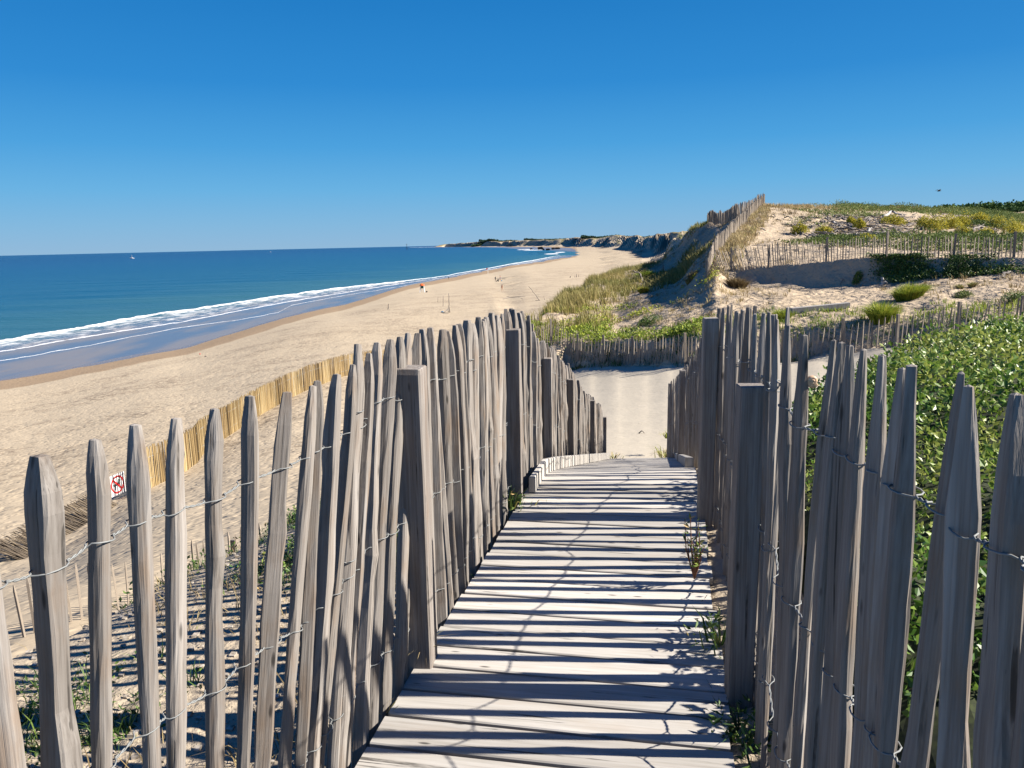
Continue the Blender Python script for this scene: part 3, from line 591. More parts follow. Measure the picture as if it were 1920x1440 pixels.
def near_fence(root, line, manual, auto, topcurve, base_off, seed, front, widths=(.040, .058), tipr=(.09, .14), blunt=(.34, .5)):
    """manual: [(tip px, tip py, foot px at 1440, width)], auto: (t0, t1, spacing). front = +1 when the walk lies to the right of the line's run"""
    q = random.Random(seed); items = []
    for (tx, ty, bx, by, w) in manual:
        t0, T = line.meet(tx, ty); t1, Bp = line.meet(bx, by)
        foot_z = float(deck_z(Bp[1]))-base_off
        if Bp[2] > foot_z-.02:
            k = (foot_z-T[2])/(Bp[2]-T[2]); Bp = T+(Bp-T)*k
        else: k = (foot_z-T[2])/(Bp[2]-T[2]); Bp = T+(Bp-T)*k
        items.append((T, Bp, w, q.random()))
    t = auto[0]
    while t < auto[1]:
        p2 = line.pos(t); b = np.array([p2[0], p2[1], float(deck_z(p2[1]))-base_off])
        b = b + np.array([q.uniform(-.006, .006), q.uniform(-.006, .006), 0])
        px = pxof(np.array([p2[0], p2[1], b[2]+1.0]))[0]
        for _ in range(2):
            py = np.interp(px, [a for a, _ in topcurve], [c for _, c in topcurve]); T = at(px, py, y=p2[1]); T = np.array([p2[0], p2[1], T[2]]); px = pxof(T)[0]
        T[2] += q.gauss(0, .012); dr = line.dir(t)
        ln = q.gauss(0, .018); T[:2] += dr*ln + np.array([-dr[1], dr[0]])*q.gauss(0, .008)
        items.append((T, b, q.uniform(*widths), q.random()))
        t += auto[2]*q.uniform(.86, 1.16)
    cen = []
    for i, (T, Bp, w, rr) in enumerate(items):
        dr = line.dir(line.y_to_t(Bp[1])); ang = math.atan2(dr[1], dr[0])
        V, Q, Tt = picket_mesh(T, Bp, w*(.98 if front > 0 else 1.17), w*(q.uniform(.6, .85) if front > 0 else q.uniform(.5, .75)), None, seed*1000+i, q.uniform(*tipr), q.uniform(*blunt), rot=(-R(9)+q.gauss(0, .24)) if front > 0 else (ang+q.gauss(0, .3)), pw_=1.9 if front > 0 else 1.15)
        axd = Vector(T-Bp).normalized(); rq = Vector((0, 0, 1)).rotation_difference(axd); Rm = np.array(rq.to_matrix())
        o = bpy.data.objects.new('picket', mesh_data('picket', (V-Bp)@Rm, [Q, Tt], M['picket'])); link(o, root)
        o.location = Vector(W(Bp))-root.location; o.rotation_euler = rq.to_euler()
        cen.append((Bp[1], T, Bp, w))
    cen.sort(key=lambda a: a[0]); return cen
def wire_rows(root, cen, offs, line, front, seed):
    q = random.Random(seed)
    for off in offs:
        m = MB()
        prev = None; A = []; Bk = []
        for (yy, T, Bp, w) in cen:
            ax = Bp-T; L = np.linalg.norm(ax); s = (off+q.gauss(0, .008))/L
            if s > .97: continue
            c = T+ax*s; dr = line.dir(line.y_to_t(c[1])); nrm = np.array([dr[1], -dr[0], 0])*front
            d3 = np.array([dr[0], dr[1], 0]); h = w*.52; th = w*.40
            pts = []
            if prev is not None:
                a = prev; b = c-d3*h
                n = 11
                for k in range(1, n):
                    u = k/n; mid = a*(1-u)+b*u; mid[2] -= .003*math.sin(math.pi*u); an = u*math.pi*4
                    o = (nrm*math.cos(an)+np.array([0, 0, 1])*math.sin(an))*.0018
                    A.append(mid+o); Bk.append(mid-o)
            z = np.array([0, 0, 1.0]); j = q.uniform(-.004, .004)
            for k in (-1, -.6, 0, .6, 1):
                dd = d3*h*k; dep = th*(1-abs(k)**3*.55)
                A.append(c+dd+nrm*(dep+.003)+z*(j*k)); Bk.append(c+dd-nrm*(dep+.003)-z*(j*k))
            prev = c+d3*h
        if len(A) > 3:
            m.ringtube(A, .0017, 5); m.ringtube(Bk, .0017, 5)
            for v in m.V: v[2] += EYE
            m.build('wire', M['wire'], root, smooth=True)
def post_mesh(root, T, Bp, w, ang, seed, chamfer=0.0, mat='post', slant=0.0):
    q = random.Random(seed); m = MB(); T = np.asarray(T); Bp = np.asarray(Bp)
    c, s = math.cos(ang), math.sin(ang); V = []
    prof = [(-1, -.9), (-.9, -1), (.9, -1), (1, -.9), (1, .9), (.9, 1), (-.9, 1), (-1, .9)]
    L = list(np.linspace(0, .985, 7))+[.997, 1.0]
    for li, u in enumerate(L):
        sc = .5*w*(1 if u < .99 else (.985 if u < .999 else .93))
        o = Bp+(T-Bp)*u
        for a, b in prof:
            a2, b2 = a*sc+q.uniform(-.0012, .0012), b*sc+q.uniform(-.0012, .0012)
            zz = (slant*a*w*.5 if u > .9 else 0)
            V.append(o+np.array([c*a2-s*b2, s*a2+c*b2, zz]))
    Q = [(i*8+j, i*8+(j+1) % 8, (i+1)*8+(j+1) % 8, (i+1)*8+j) for i in range(len(L)-1) for j in range(8)]
    k = len(V); V.append(np.mean(V[-8:], axis=0)); Tt = [(k-8+j, k-8+(j+1) % 8, k) for j in range(8)]
    return mk('post', np.array(V)+np.array([0, 0, EYE]), [np.array(Q), np.array(Tt)], M[mat], root, loc=W(Bp))

# left fence
LL = Line([(-1.30, .35), (-1.16, .75), (-1.02, 1.05), (-.88, 1.3), (-.72, 1.62), (-.535, 2.054), (-.378, 2.6), (-.03, 4.404), (1.36, 11.5), (1.47, 12.0)])
left = thing('picket_fence', 'tall grey chestnut picket fence along the seaward left edge of the boardwalk', 'fence', W((-.45, 2.4, -1.6)))
manL = [(-48, 890, 15, 1440, .052), (80, 855, 115, 1440, .056), (185, 825, 192, 1440, .046), (255, 797, 278, 1440, .046), (325, 785, 327, 1440, .042), (402, 767, 405, 1440, .044), (466, 743, 455, 1440, .044),
        (539, 736, 495, 1440, .044), (583, 724, 537, 1440, .036), (597, 715, 562, 1440, .036), (623, 702, 585, 1440, .044), (659, 684, 603, 1440, .044), (682, 677, 622, 1440, .042),
        (675, 646, 634, 1440, .040), (692, 663, 646, 1430, .040), (712, 643, 672, 1400, .044), (732, 637, 697, 1345, .048), (750, 632, 722, 1310, .046), (764, 625, 742, 1290, .044), (779, 625, 752, 1270, .044)]
topL = [(764, 625), (808, 621), (841, 614), (877, 603), (908, 598), (936, 592), (950, 583), (968, 581), (985, 596), (994, 615), (1001, 633), (1019, 645), (1033, 654), (1050, 672), (1065, 685), (1080, 715), (1097, 736), (1110, 745), (1124, 762), (1135, 780)]
cenL = near_fence(left, LL, manL, (LL.y_to_t(2.86), LL.y_to_t(11.4), .094), topL, .17, 1, 1, blunt=(.42, .56))
wire_rows(left, cenL, (.20, .65, 1.05), LL, 1, 3)
hd = -R(11.4)
for (tx, ty, yy, w, sl) in ((766, 688, 2.6, .104, -.02), (962, 617, 4.42, .08, 0), (1027, 671, 5.62, .06, 0), (1070, 711, 7.05, .055, 0), (1111, 751, 9.1, .055, 0), (1134, 782, 11.5, .055, 0)):
    T = at(tx, ty, y=yy); p2 = np.array([T[0]+.015, yy]); Bp = np.array([p2[0]-.02, yy-.01, float(deck_z(yy))-.2])
    post_mesh(left, T, Bp, w, hd+R(4), int(tx), slant=sl, mat='post' if yy < 5 else 'picket')
# right fence
RL = Line([(.98, -.9), (.82, -.1), (.69, .5), (.645, .85), (.625, 1.15), (.64, 1.5), (.70, 1.95), (.80, 2.38), (1.115, 4.06), (1.73, 7.2), (2.28, 10.4), (2.41, 11.7)])
right = thing('picket_fence', 'shaded grey-brown picket fence along the right edge of the boardwalk beside the glossy shrub', 'fence', W((.8, 2.4, -1.55)))
manR = [(1481, 611, 1451, 1440, .044), (1508, 629, 1468, 1440, .048), (1558, 639, 1494, 1440, .040), (1579, 643, 1525, 1440, .040), (1591, 648, 1553, 1440, .038), (1622, 656, 1578, 1440, .044), (1664, 667, 1607, 1440, .040),
        (1695, 690, 1638, 1440, .038), (1717, 687, 1656, 1440, .050), (1798, 700, 1715, 1440, .046), (1824, 725, 1781, 1440, .033), (1909, 741, 1856, 1440, .047), (1985, 770, 1930, 1440, .045)]
topR = [(1254, 720), (1262, 712), (1270, 705), (1280, 693), (1290, 683), (1300, 665), (1312, 648), (1322, 622), (1340, 592), (1357, 578), (1388, 583), (1403, 584), (1435, 587), (1448, 591), (1475, 600), (1490, 613)]
cenR = near_fence(right, RL, manR, (RL.y_to_t(2.02), RL.y_to_t(11.5), .1), topR, .12, 2, -1, widths=(.030, .044), tipr=(.16, .26), blunt=(.22, .36))
tq = RL.y_to_t(.78)                           # pales beyond the frame that throw their shadows on the deck
k_ = 0
while tq > .35:
    p2 = RL.pos(tq); Bp = np.array([p2[0], p2[1], -1.62]); T = np.array([p2[0]+.01, p2[1], -.22+random.uniform(-.03, .03)])
    if tq < RL.y_to_t(.74):
        V, Q, Tt = picket_mesh(T, Bp, .05, .035, None, 7000+k_, .15, .35); mk('picket', V+np.array([0, 0, EYE]), [Q, Tt], M['picket'], right, loc=W(Bp))
    tq -= .098; k_ += 1
wire_rows(right, cenR, (.20, .66, 1.08), RL, -1, 4)
for (tx, ty, yy, w) in ((1409, 722, 2.34, .080), (1333, 596, 4.0, .075), (1280, 694, 8.0, .06), (1257, 719, 11.6, .06)):
    T = at(tx, ty, y=yy); Bp = np.array([T[0]-.012, yy, float(deck_z(yy))-.2])
    post_mesh(right, T, Bp, w, hd+R(7), int(tx), mat='post' if tx > 1400 else 'picket')

# ------------------------------------------------------------------ boardwalk
deck = thing('boardwalk', 'bleached plank boardwalk running down between the two picket fences', 'boardwalk', W((.1, 2.4, -1.5)))
hx = math.sin(R(11.4)); hy = math.cos(R(11.4))
def across(s, P):                             # where the plank's cross line meets an edge
    best = None
    c0 = np.array([.13+hx*s, 2.3+hy*s])
    ts = np.linspace(-1.3, 1.3, 1301); X = c0[0]+ts*hy; Y = c0[1]-ts*hx
    e = X-lx(Y, P); i = int(np.argmin(np.abs(e))); return np.array([X[i], Y[i]])
s = -2.4; kk = 0; pw = .138; gap = .013
while s < 9.45:
    q = random.Random(kk+500)
    a, b = across(s+pw/2, DL), across(s+pw/2, DR)
    ex = q.uniform(-.006, .012); v = (b-a)/np.linalg.norm(b-a); a = a-v*(.012+ex*.4); b = b+v*(.012+ex)
    fwd = np.array([-v[1], v[0]])
    za = lambda P: float(deck_z(P[1])) + dzj
    dzj = q.uniform(-.0025, .0025); wr = q.uniform(-.003, .003)
    n = 6; V = []
    for i in range(n+1):
        u = i/n; c = a*(1-u)+b*u
        for (o, dz_) in ((-pw/2, -.004), (-pw/2+.004, 0), (pw/2-.004, 0), (pw/2, -.004), (pw/2, -.034), (-pw/2, -.034)):
            P = c+fwd*o; V.append((P[0], P[1], za(P)+dz_+wr*(u-.5)*(1 if o > 0 else -1)+EYE))
    m = 6; Q = [(i*m+j, i*m+(j+1) % m, (i+1)*m+(j+1) % m, (i+1)*m+j) for i in range(n) for j in range(m)]
    caps = [list(range(m))[::-1], [n*m+j for j in range(m)]]
    V = np.array(V); loc = np.array([*(a+b)/2, float(deck_z((a[1]+b[1])/2))+EYE])
    ang = math.atan2(v[1], v[0])
    o = mk('plank', V, [np.array(Q), np.array(caps)], M['plank'], deck, loc=loc)
    # grain runs along the plank: local z along its length
    o.data.transform(Matrix.Rotation(-ang, 4, 'Z')); o.data.transform(Matrix(((0, 1, 0, 0), (0, 0, 1, 0), (1, 0, 0, 0), (0, 0, 0, 1))))
    o.rotation_euler = (Matrix.Rotation(ang, 4, 'Z') @ Matrix(((0, 1, 0, 0), (0, 0, 1, 0), (1, 0, 0, 0), (0, 0, 0, 1))).inverted()).to_euler()
    s += pw+gap; kk += 1
def edge_board(P, y0, y1, off, zlo, zhi, th, nm, mat, n=14):
    V = []
    for yy in np.linspace(y0, y1, n):
        x = lx(yy, P)+off; z = float(deck_z(yy))
        for (dx, dz_) in ((-th/2, zlo), (th/2, zlo), (th/2, zhi-.004), (th/2-.004, zhi), (-th/2+.004, zhi), (-th/2, zhi-.004)): V.append((x+dx, yy-dx*.2, z+dz_+EYE))
    m = 6; Q = [(i*m+j, i*m+(j+1) % m, (i+1)*m+(j+1) % m, (i+1)*m+j) for i in range(n-1) for j in range(m)]
    caps = [list(range(m))[::-1], [(n-1)*m+j for j in range(m)]]
    return mk(nm, V, [np.array(Q), np.array(caps)], M[mat], deck, loc=(lx(y0, P), y0, EYE-1.5))
edge_board(DL, 4.5, 11.35, .03, .005, .10, .035, 'kerb_board', 'plank')
edge_board(DR, 5.3, 11.3, -.02, .003, .075, .06, 'kerb_board', 'plank')
edge_board(DL, -.3, 11.3, .08, -.16, -.036, .05, 'stringer', 'post')
edge_board(DR, -.3, 11.3, -.08, -.16, -.036, .05, 'stringer', 'post')

# ------------------------------------------------------------------ distant picket fences
def unit_picket(i, mat):
    q = random.Random(900+i); V = []
    w = .5
    for z, s in ((0, 1), (.5, q.uniform(.9, 1.1)), (.9, .95), (1.0, .35)):
        ox, oy = q.uniform(-.12, .12), q.uniform(-.12, .12)
        for a, b in ((-w, -w*.8), (w, -w*.9), (w*.8, w), (-w*.9, w*.7)): V.append((a*s+ox*z, b*s+oy*z, z))
    Q = [(r_*4+j, r_*4+(j+1) % 4, (r_+1)*4+(j+1) % 4, (r_+1)*4+j) for r_ in range(3) for j in range(4)]+[(12, 13, 14, 15)]
    return mesh_data('far_picket', np.array(V), np.array(Q), mat)
UP = [unit_picket(i, M['farwood']) for i in range(6)]
UPOST = None
def far_fence(name, label, pts, h, spacing=.1, w=.042, lean=(0, 0), post_t=(), bury=0.1, most=100, seed=5, hcurve=None, wires=2, posth=1.1, leanf=None, sag=0.05):
    """pts: plan points (x,y); one picket every `spacing` m, standing on the terrain"""
    line = Line(pts); q = random.Random(seed); p0 = line.pos(0)
    root = thing(name, label, 'fence', W((p0[0], p0[1], Hs(*p0))))
    its = []; t = 0
    while t < line.d[-1]:
        its.append(t); t += spacing*q.uniform(.8, 1.2)
    xy = np.array([line.pos(t) for t in its]); z = H(xy[:, 0], xy[:, 1])
    zs = np.convolve(np.pad(z, 4, 'edge'), np.ones(9)/9, 'valid')
    order = np.argsort(np.hypot(xy[:, 0], xy[:, 1])); aspart = set(order[:most].tolist())
    restV, restQ = [], []; tops = []
    for i, t in enumerate(its):
        hh = (h if hcurve is None else float(np.interp(t/line.d[-1], *hcurve)))*q.uniform(.93, 1.06)
        dr = line.dir(t); ln = (lean[0] if leanf is None else float(np.interp(t/line.d[-1], *leanf)))+q.gauss(0, .05); ls = lean[1]+q.gauss(0, .03)
        X = np.array([dr[0], dr[1], 0]); N = np.array([-dr[1], dr[0], 0]); Z = np.array([X[0]*math.sin(ln)+N[0]*math.sin(ls), X[1]*math.sin(ln)+N[1]*math.sin(ls), math.cos(ln)])
        ww = w*q.uniform(.8, 1.25); hb = hh+bury
        org = np.array([xy[i, 0], xy[i, 1], zs[i]+EYE])-Z*bury
        rt = q.uniform(0, 6.3); c, s_ = math.cos(rt), math.sin(rt)
        Mx = np.stack([(X*c+N*s_)*ww, (-X*s_+N*c)*ww*.7, Z*hb], 1)
        me = UP[q.randrange(6)]
        tops.append((org+Z*hb*.80, org+Z*hb*.30, X))
        if i in aspart:
            o = bpy.data.objects.new('picket', me); COL.objects.link(o); o.parent = root
            M4 = Matrix([[*Mx[k], 0] for k in range(3)]+[[0, 0, 0, 1]]); M4.translation = Vector(org-np.array(root.location))
            o.matrix_local = M4
        else:
            vv = np.array([v.co[:] for v in me.vertices])@Mx.T+org; b = sum(len(a) for a in restV)
            restV.append(vv); restQ.append(np.array([p.vertices[:] for p in me.polygons])+b)
    if restV:
        struct(mk('distant_pickets', np.concatenate(restV), np.concatenate(restQ), M['farwood'], root), 'stuff')
    for k in range(wires):
        m = MB(); m.ringtube([a[k] for a in tops], .006, 4); m.build('wire', M['wire'], root)
    for t in post_t:
        p = line.pos(t*line.d[-1]); z0 = Hs(*p)
        post_mesh(root, np.array([p[0]+q.uniform(-.04, .04), p[1], z0+posth*q.uniform(.95, 1.1)]), np.array([p[0], p[1], z0-.2]), .085, q.uniform(-.3, .3), int(t*99)+seed, mat='farwood')
    return root
def plan(L): return [tuple(at(px, horizon(px), y=yy)[:2]) for px, yy in L]
road_fence = far_fence('picket_fence', 'long low picket fence bordering the far side of the sandy path below the dunes', plan([(975, 37), (1060, 33.9), (1160, 30.8), (1310, 26.9), (1345, 27.1), (1430, 27.3), (1555, 26.5), (1680, 25.1), (1800, 23.3), (1920, 21.4), (2060, 19)]), 1.0, .175, w=.04,
          post_t=[.04, .1, .18, .255, .33, .45, .52, .60, .68, .75, .83, .91], seed=31, leanf=([0, .1, .25, .5, 1], [0, .1, .16, .05, .12]))
dune_fence = far_fence('picket_fence', 'picket fence along the foot of the dune hill above the dark eroded bank', plan([(1348, 40.8), (1372, 40.2), (1435, 39.2), (1555, 37.05), (1680, 35.05), (1823, 33.0), (1920, 31.7), (2060, 30)]), .9, .135, w=.045,
          post_t=[.05, .17, .35, .52, .69, .83, .96], seed=32, hcurve=([0, .2, .32, 1], [1.05, 1.2, 1.0, .82]), leanf=([0, .12, .3, .4, 1], [-.5, -.25, -.3, -.06, .02]))
def planp(L): return [tuple(hit(a, b, 30)[:2]) for a, b in L]
edge_fence = far_fence('picket_fence', 'sunlit picket fence climbing the seaward edge of the dune hill to its top', plan([(1326, 39.6), (1345, 46), (1366, 53), (1400, 64), (1419, 70), (1431, 74.5)]), 1.0, .12, w=.06,
          post_t=[.0, .2, .4, .6, .8, 1], seed=33, wires=1)
flank_fence = far_fence('picket_fence', 'dark picket fence standing out on the skyline left of the dune top', plan([(1326, 89), (1345, 79), (1380, 69.3), (1410, 71.5), (1431, 73.2)]), 1.3, .14, w=.075, post_t=[.0, .25, .5, .75], seed=34, wires=1)
low_fence = far_fence('picket_fence', 'little thin half-buried picket fence on the beach slope at the lower left', plan([(-60, 7.3), (30, 7.7), (140, 8.1), (230, 8.6), (330, 9.3), (450, 10), (560, 10.6), (610, 10.9)]), .62, .115, w=.03, post_t=[.07, .62], seed=35, wires=0, posth=.5)

# ------------------------------------------------------------------ reed screen with sign
RP = [(-40, 19.0), (0, 20), (110, 22.6), (205, 25.2), (262, 26.6), (310, 28.2), (330, 29.6), (345, 31.5), (380, 34), (440, 38), (520, 44), (627, 51.5), (700, 56), (800, 62)]
rl = Line(plan(RP))
t = NT('split_reed'); cR = t.ramp(t.attr('tint'), [(0, (0.06, 0.04, 0.018)), (.3, (0.20, 0.135, 0.06)), (.65, (0.30, 0.215, 0.10)), (1, (0.40, 0.315, 0.175))]); M['reed'] = t.fin(cR, .7)
t = NT('old_reed'); cR = t.ramp(t.attr('tint'), [(0, (0.03, 0.024, 0.018)), (.5, (0.09, 0.07, 0.05)), (1, (0.21, 0.165, 0.11))]); M['oldreed'] = t.fin(cR, .85)
def reed_panel(root, t0, t1, h, mat, step=.038, seed=1, lean=0.0, name='reed_panel', mess=.03, sink=.05):
    q = np.random.default_rng(seed); ts = np.arange(t0, t1, step); V = []; Q = []; tint = []
    clump = fbm(ts*1.3, ts*0, seed, 3)
    for k, tq_ in enumerate(ts):
        p = rl.pos(tq_); d = rl.dir(tq_); z = Hs(*p)-sink; n = np.array([-d[1], d[0]])
        hh = h*(1+q.uniform(-.05, .05)-8*mess*mess*q.uniform(0, 1)); r_ = q.uniform(.014, .026); o = q.uniform(-.02, .02)-mess*mess*q.uniform(0, 6); sw = q.normal(0, mess)
        b = len(V); c0 = np.array([*(p+n*o), z+EYE]); c1 = c0+np.array([d[0]*sw+n[0]*lean*hh, d[1]*sw+n[1]*lean*hh, hh*math.cos(lean)])
        for c, s_ in ((c0, 1), (c1, .7)):
            for a in range(4): an = a*math.pi/2+.6; V.append(c+np.array([d[0]*math.cos(an)+n[0]*math.sin(an), d[1]*math.cos(an)+n[1]*math.sin(an), 0])*r_*s_)
        for j in range(4): Q.append((b+j, b+(j+1) % 4, b+4+(j+1) % 4, b+4+j))
        Q.append((b+4, b+5, b+6, b+7)); tint += [np.clip(.55+clump[k]*.5+q.normal(0, .2), 0, 1)]*8
    return mk(name, np.array(V), np.array(Q), mat, root, attrs={'tint': tint})
p_ = rl.pos(12); reed = thing('reed_screen', 'golden split-reed screen curving along the back of the beach', 'fence', W((*p_, Hs(*p_))))
tS = [Line.y_to_t(rl, y_) for y_ in (25.0, 28.2, 31.5, 38, 44, 51.5, 61.5)]
for k in range(6): reed_panel(reed, tS[k], tS[k+1], 1.5, M['reed'], .04, 50+k)
m = MB()
for hz in (.35, 1.1): m.ringtube([np.array([*rl.pos(a), Hs(*rl.pos(a))+hz+EYE]) for a in np.arange(tS[0], tS[-1], 1.0)], .012, 5)
m.build('wire', M['wire'], reed)
p_ = rl.pos(1); old = thing('collapsed_reed_screen', 'grey collapsed reed matting half buried in sand left of the no dogs sign', 'fence', W((*p_, Hs(*p_))))
reed_panel(old, 0.2, tS[0]-.75, 1.1, M['oldreed'], .014, 77, lean=1.0, name='reed_panel', mess=.17, sink=.14)
# sign
ps = at(222, 908, y=25.3); dsg = rl.dir(Line.y_to_t(rl, 25.4)); ysg = 25.25
sx0 = np.array([dsg[0], dsg[1], 0]); sn = np.array([dsg[1], -dsg[0], 0]); sz = np.array([0, 0, 1.0])
cs = at(217, 908, y=ysg)+sn*.06+np.array([0, 0, EYE]); hs = .36
sign = thing('no_dogs_sign', 'white square sign with a red crossed-out dog fixed on the reed screen', 'sign', tuple(cs-sz*hs))
def srf(u, v, o): return cs+sx0*u*hs+sz*v*hs+sn*o
m = MB(); m.box(cs, sx0*hs, sz*hs, sn*.006); m.build('panel', M['white'], sign)
def flat(poly, o, name, mat, th=.004):
    n = len(poly); V = [srf(u, v, o) for u, v in poly]+[srf(u, v, o+th) for u, v in poly]
    Q = [(j, (j+1) % n, n+(j+1) % n, n+j) for j in range(n)]
    mk(name, V, [np.array(Q), np.array([[n+j for j in range(n)]])], mat, sign)
n = 40; V = []; Q = []
for k in range(n):
    a = 2*math.pi*k/n
    for rr_, o in ((.70, .008), (.86, .008), (.86, .013), (.70, .013)): V.append(srf(rr_*math.cos(a), rr_*math.sin(a), o))
for k in range(n):
    for j in range(4): Q.append((k*4+j, k*4+(j+1) % 4, ((k+1) % n)*4+(j+1) % 4, ((k+1) % n)*4+j))
mk('red_ring', V, np.array(Q), M['red'], sign)
flat([(-.55, .43), (-.43, .55), (.55, -.43), (.43, -.55)], .014, 'red_bar', M['red'])
flat([(-.42, .02), (-.36, .12), (-.1, .12), (.12, .2), (.2, .16), (.26, -.02), (.27, -.4), (.19, -.4), (.17, -.12), (.02, -.1), (-.2, -.1), (-.22, -.25), (-.26, -.5), (-.34, -.5), (-.34, -.2), (-.42, -.06), (-.52, -.02), (-.56, .1), (-.59, .06)], .008, 'dog_symbol', M['black'])
flat([(.1, .2), (.14, .42), (.12, .52), (.2, .46), (.3, .46), (.42, .38), (.40, .31), (.28, .28), (.22, .18)], .008, 'dog_head', M['green_print'])

# ------------------------------------------------------------------ plants
class Leaves:                                 # blades and leaves gathered for one plant or one cover of plants
    def __init__(s): s.V = []; s.Q = []; s.T = []; s.tint = []; s.nv = 0
    def blades(s, P, h, w, lean, tint, droop=.35):
        P = np.asarray(P, float); n = len(P); h = np.broadcast_to(h, n); w = np.broadcast_to(w, n)
        th = rng.uniform(0, 6.28, n); sd = np.stack([np.cos(th), np.sin(th), 0*th], 1)*w[:, None]*.5
        ld = np.stack([lean[:, 0], lean[:, 1], 0*h], 1)
        up = np.array([0, 0, 1.0])
        p1 = P+ld*.35*h[:, None]+up*(h*.55)[:, None]; p2 = P+ld*(1+droop*.3)*h[:, None]+up*(h*np.clip(1-droop*np.hypot(*lean.T), .3, 1))[:, None]
        V = np.stack([P-sd, P+sd, p1+sd*.8, p1-sd*.8, p2], 1).reshape(-1, 3)
        b = s.nv+np.arange(n)*5
        s.V.append(V); s.Q.append(np.stack([b, b+1, b+2, b+3], 1)); s.T.append(np.stack([b+3, b+2, b+4], 1)); s.tint.append(np.repeat(tint, 5)); s.nv += 5*n
    def leaves(s, P, L, wd, tint, upbias=.5, nrm=None):
        P = np.asarray(P, float); n = len(P); L = np.broadcast_to(L, n)
        a = rng.normal(size=(n, 3)); a[:, 2] = np.abs(a[:, 2])*.6+upbias*.3; a /= np.linalg.norm(a, axis=1)[:, None]
        b_ = rng.normal(size=(n, 3)); b_ += np.array([0, 0, upbias]); c = np.cross(a, b_); c /= np.linalg.norm(c, axis=1)[:, None]+1e-9
        N = np.cross(a, c)
        l = L[:, None]; w = l*wd*.5
        V = np.stack([P, P+a*l*.5+c*w+N*l*.07, P+a*l, P+a*l*.5-c*w+N*l*.07], 1).reshape(-1, 3)
        b = s.nv+np.arange(n)*4
        s.V.append(V); s.Q.append(np.stack([b, b+1, b+2, b+3], 1)); s.tint.append(np.repeat(tint, 4)); s.nv += 4*n
    def build(s, name, mat, parent=None, loc=None):
        F_ = [np.concatenate(s.Q)]+([np.concatenate(s.T)] if s.T else [])
        return mk(name, np.concatenate(s.V), F_, mat, parent, loc, attrs={'tint': np.clip(np.concatenate(s.tint), 0, 1)})
def ground(x, y): return np.stack([x, y, H(x, y)+EYE], 1)
def in_wedge(n, px0, px1, y0, y1):            # uniform over the ground between two bearings and two distances
    y = np.sqrt(rng.uniform(0, 1, n)*(y1**2-y0**2)+y0**2); a = rng.uniform(slope_az(px0), slope_az(px1), n)
    return a*y, y
def tufts(lv, x, y, hmin, hmax, per, w, spread, tint, lean=.45, wind=(-.12, .05), sdt=.13):
    n = len(x); k = np.repeat(np.arange(n), per); m = n*per
    h = rng.uniform(hmin, hmax, n)[k]*rng.uniform(.6, 1.1, m)
    ang = rng.uniform(0, 6.28, m); rr = np.abs(rng.normal(0, spread, m))
    X = x[k]+rr*np.cos(ang); Y = y[k]+rr*np.sin(ang)
    ln = np.stack([np.cos(ang), np.sin(ang)], 1)*np.abs(rng.normal(lean*.6, lean*.5, m))[:, None]+np.array(wind)
    tt_ = tint if not hasattr(tint, '__len__') else np.asarray(tint)[k]
    lv.blades(ground(X, Y)-np.array([0, 0, .02]), h, w, ln, tt_+rng.normal(0, sdt, m))
def edge_y(px): return np.interp(px, [900, 985, 1060, 1110, 1160, 1216, 1260], [12, 40, 58, 80, 95, 130, 170])
def to_px(x, y): return 960+F*(x/np.maximum(y, .1))*.985

# marram grass on the seaward shoulder of the dune
lv = Leaves(); x, y = in_wedge(9000, 985, 1240, 35, 140); px = to_px(x, y); e = edge_y(px); u = (e-y)/e
dens = np.where(px < 1120, 1.0, .75)*np.clip(1.25-2.2*np.clip(u-.12, 0, 1)-np.clip((px-1120)/160, 0, 1)*(u > .1), 0, 1)*(u > -.10)
dens *= np.clip(.75+1.6*fbm(x*.16, y*.16, 61), 0, 1)
k = rng.uniform(size=len(x)) < dens; x, y = x[k], y[k]
tn = .55+.35*fbm(x*.1, y*.1, 62)
tufts(lv, x, y, .45, .95, 16, .035, .22, tn, .4)
struct(lv.build('marram_grass', M['marram']), 'stuff'); 
lv = Leaves(); x, y = in_wedge(16000, 1170, 1345, 55, 240); px = to_px(x, y)
dn = np.clip(.12+2.6*fbm(px*.012+y*.028, y*.03-px*.004, 82)+.5*np.exp(-((y-edge_y(px))/(.06*y))**2)*(px < 1262), 0, 1)
k = (y < edge_y(px)*1.08) & (rng.uniform(size=len(x)) < dn); x, y = x[k], y[k]
tufts(lv, x, y, .3, .75, 13, .07, .4, .35+.6*fbm(x*.06, y*.06, 83), .5)
struct(lv.build('flank_grass', M['marram']), 'stuff')
# yellow-green creeping cover low on the dune
lv = Leaves(); x, y = in_wedge(26000, 990, 1345, 28, 62); px = to_px(x, y)
f1 = np.interp(px, [985, 1060, 1160, 1310, 1430], [35, 33.2, 30.6, 26.8, 27.2]); v = (y-f1)
dens = np.clip(1.2-v/14, 0, 1)*np.clip(.42+1.9*fbm(x*.28, y*.28, 63)-np.clip((px-1180)/300, 0, .5), 0, 1)*(v > 1.2)
k = rng.uniform(size=len(x)) < dens; x, y = x[k], y[k]; tn = .55+.5*fbm(x*.2, y*.2, 64)
kk_ = np.repeat(np.arange(len(x)), 9)
P = ground(x[kk_]+rng.normal(0, .14, len(kk_)), y[kk_]+rng.normal(0, .14, len(kk_))); P[:, 2] += rng.uniform(0, .22, len(kk_))
lv.leaves(P, rng.uniform(.07, .14, len(P)), .55, tn[kk_]+rng.normal(0, .15, len(P)), 1.0)
struct(lv.build('ground_cover', M['yellowgreen']), 'stuff')
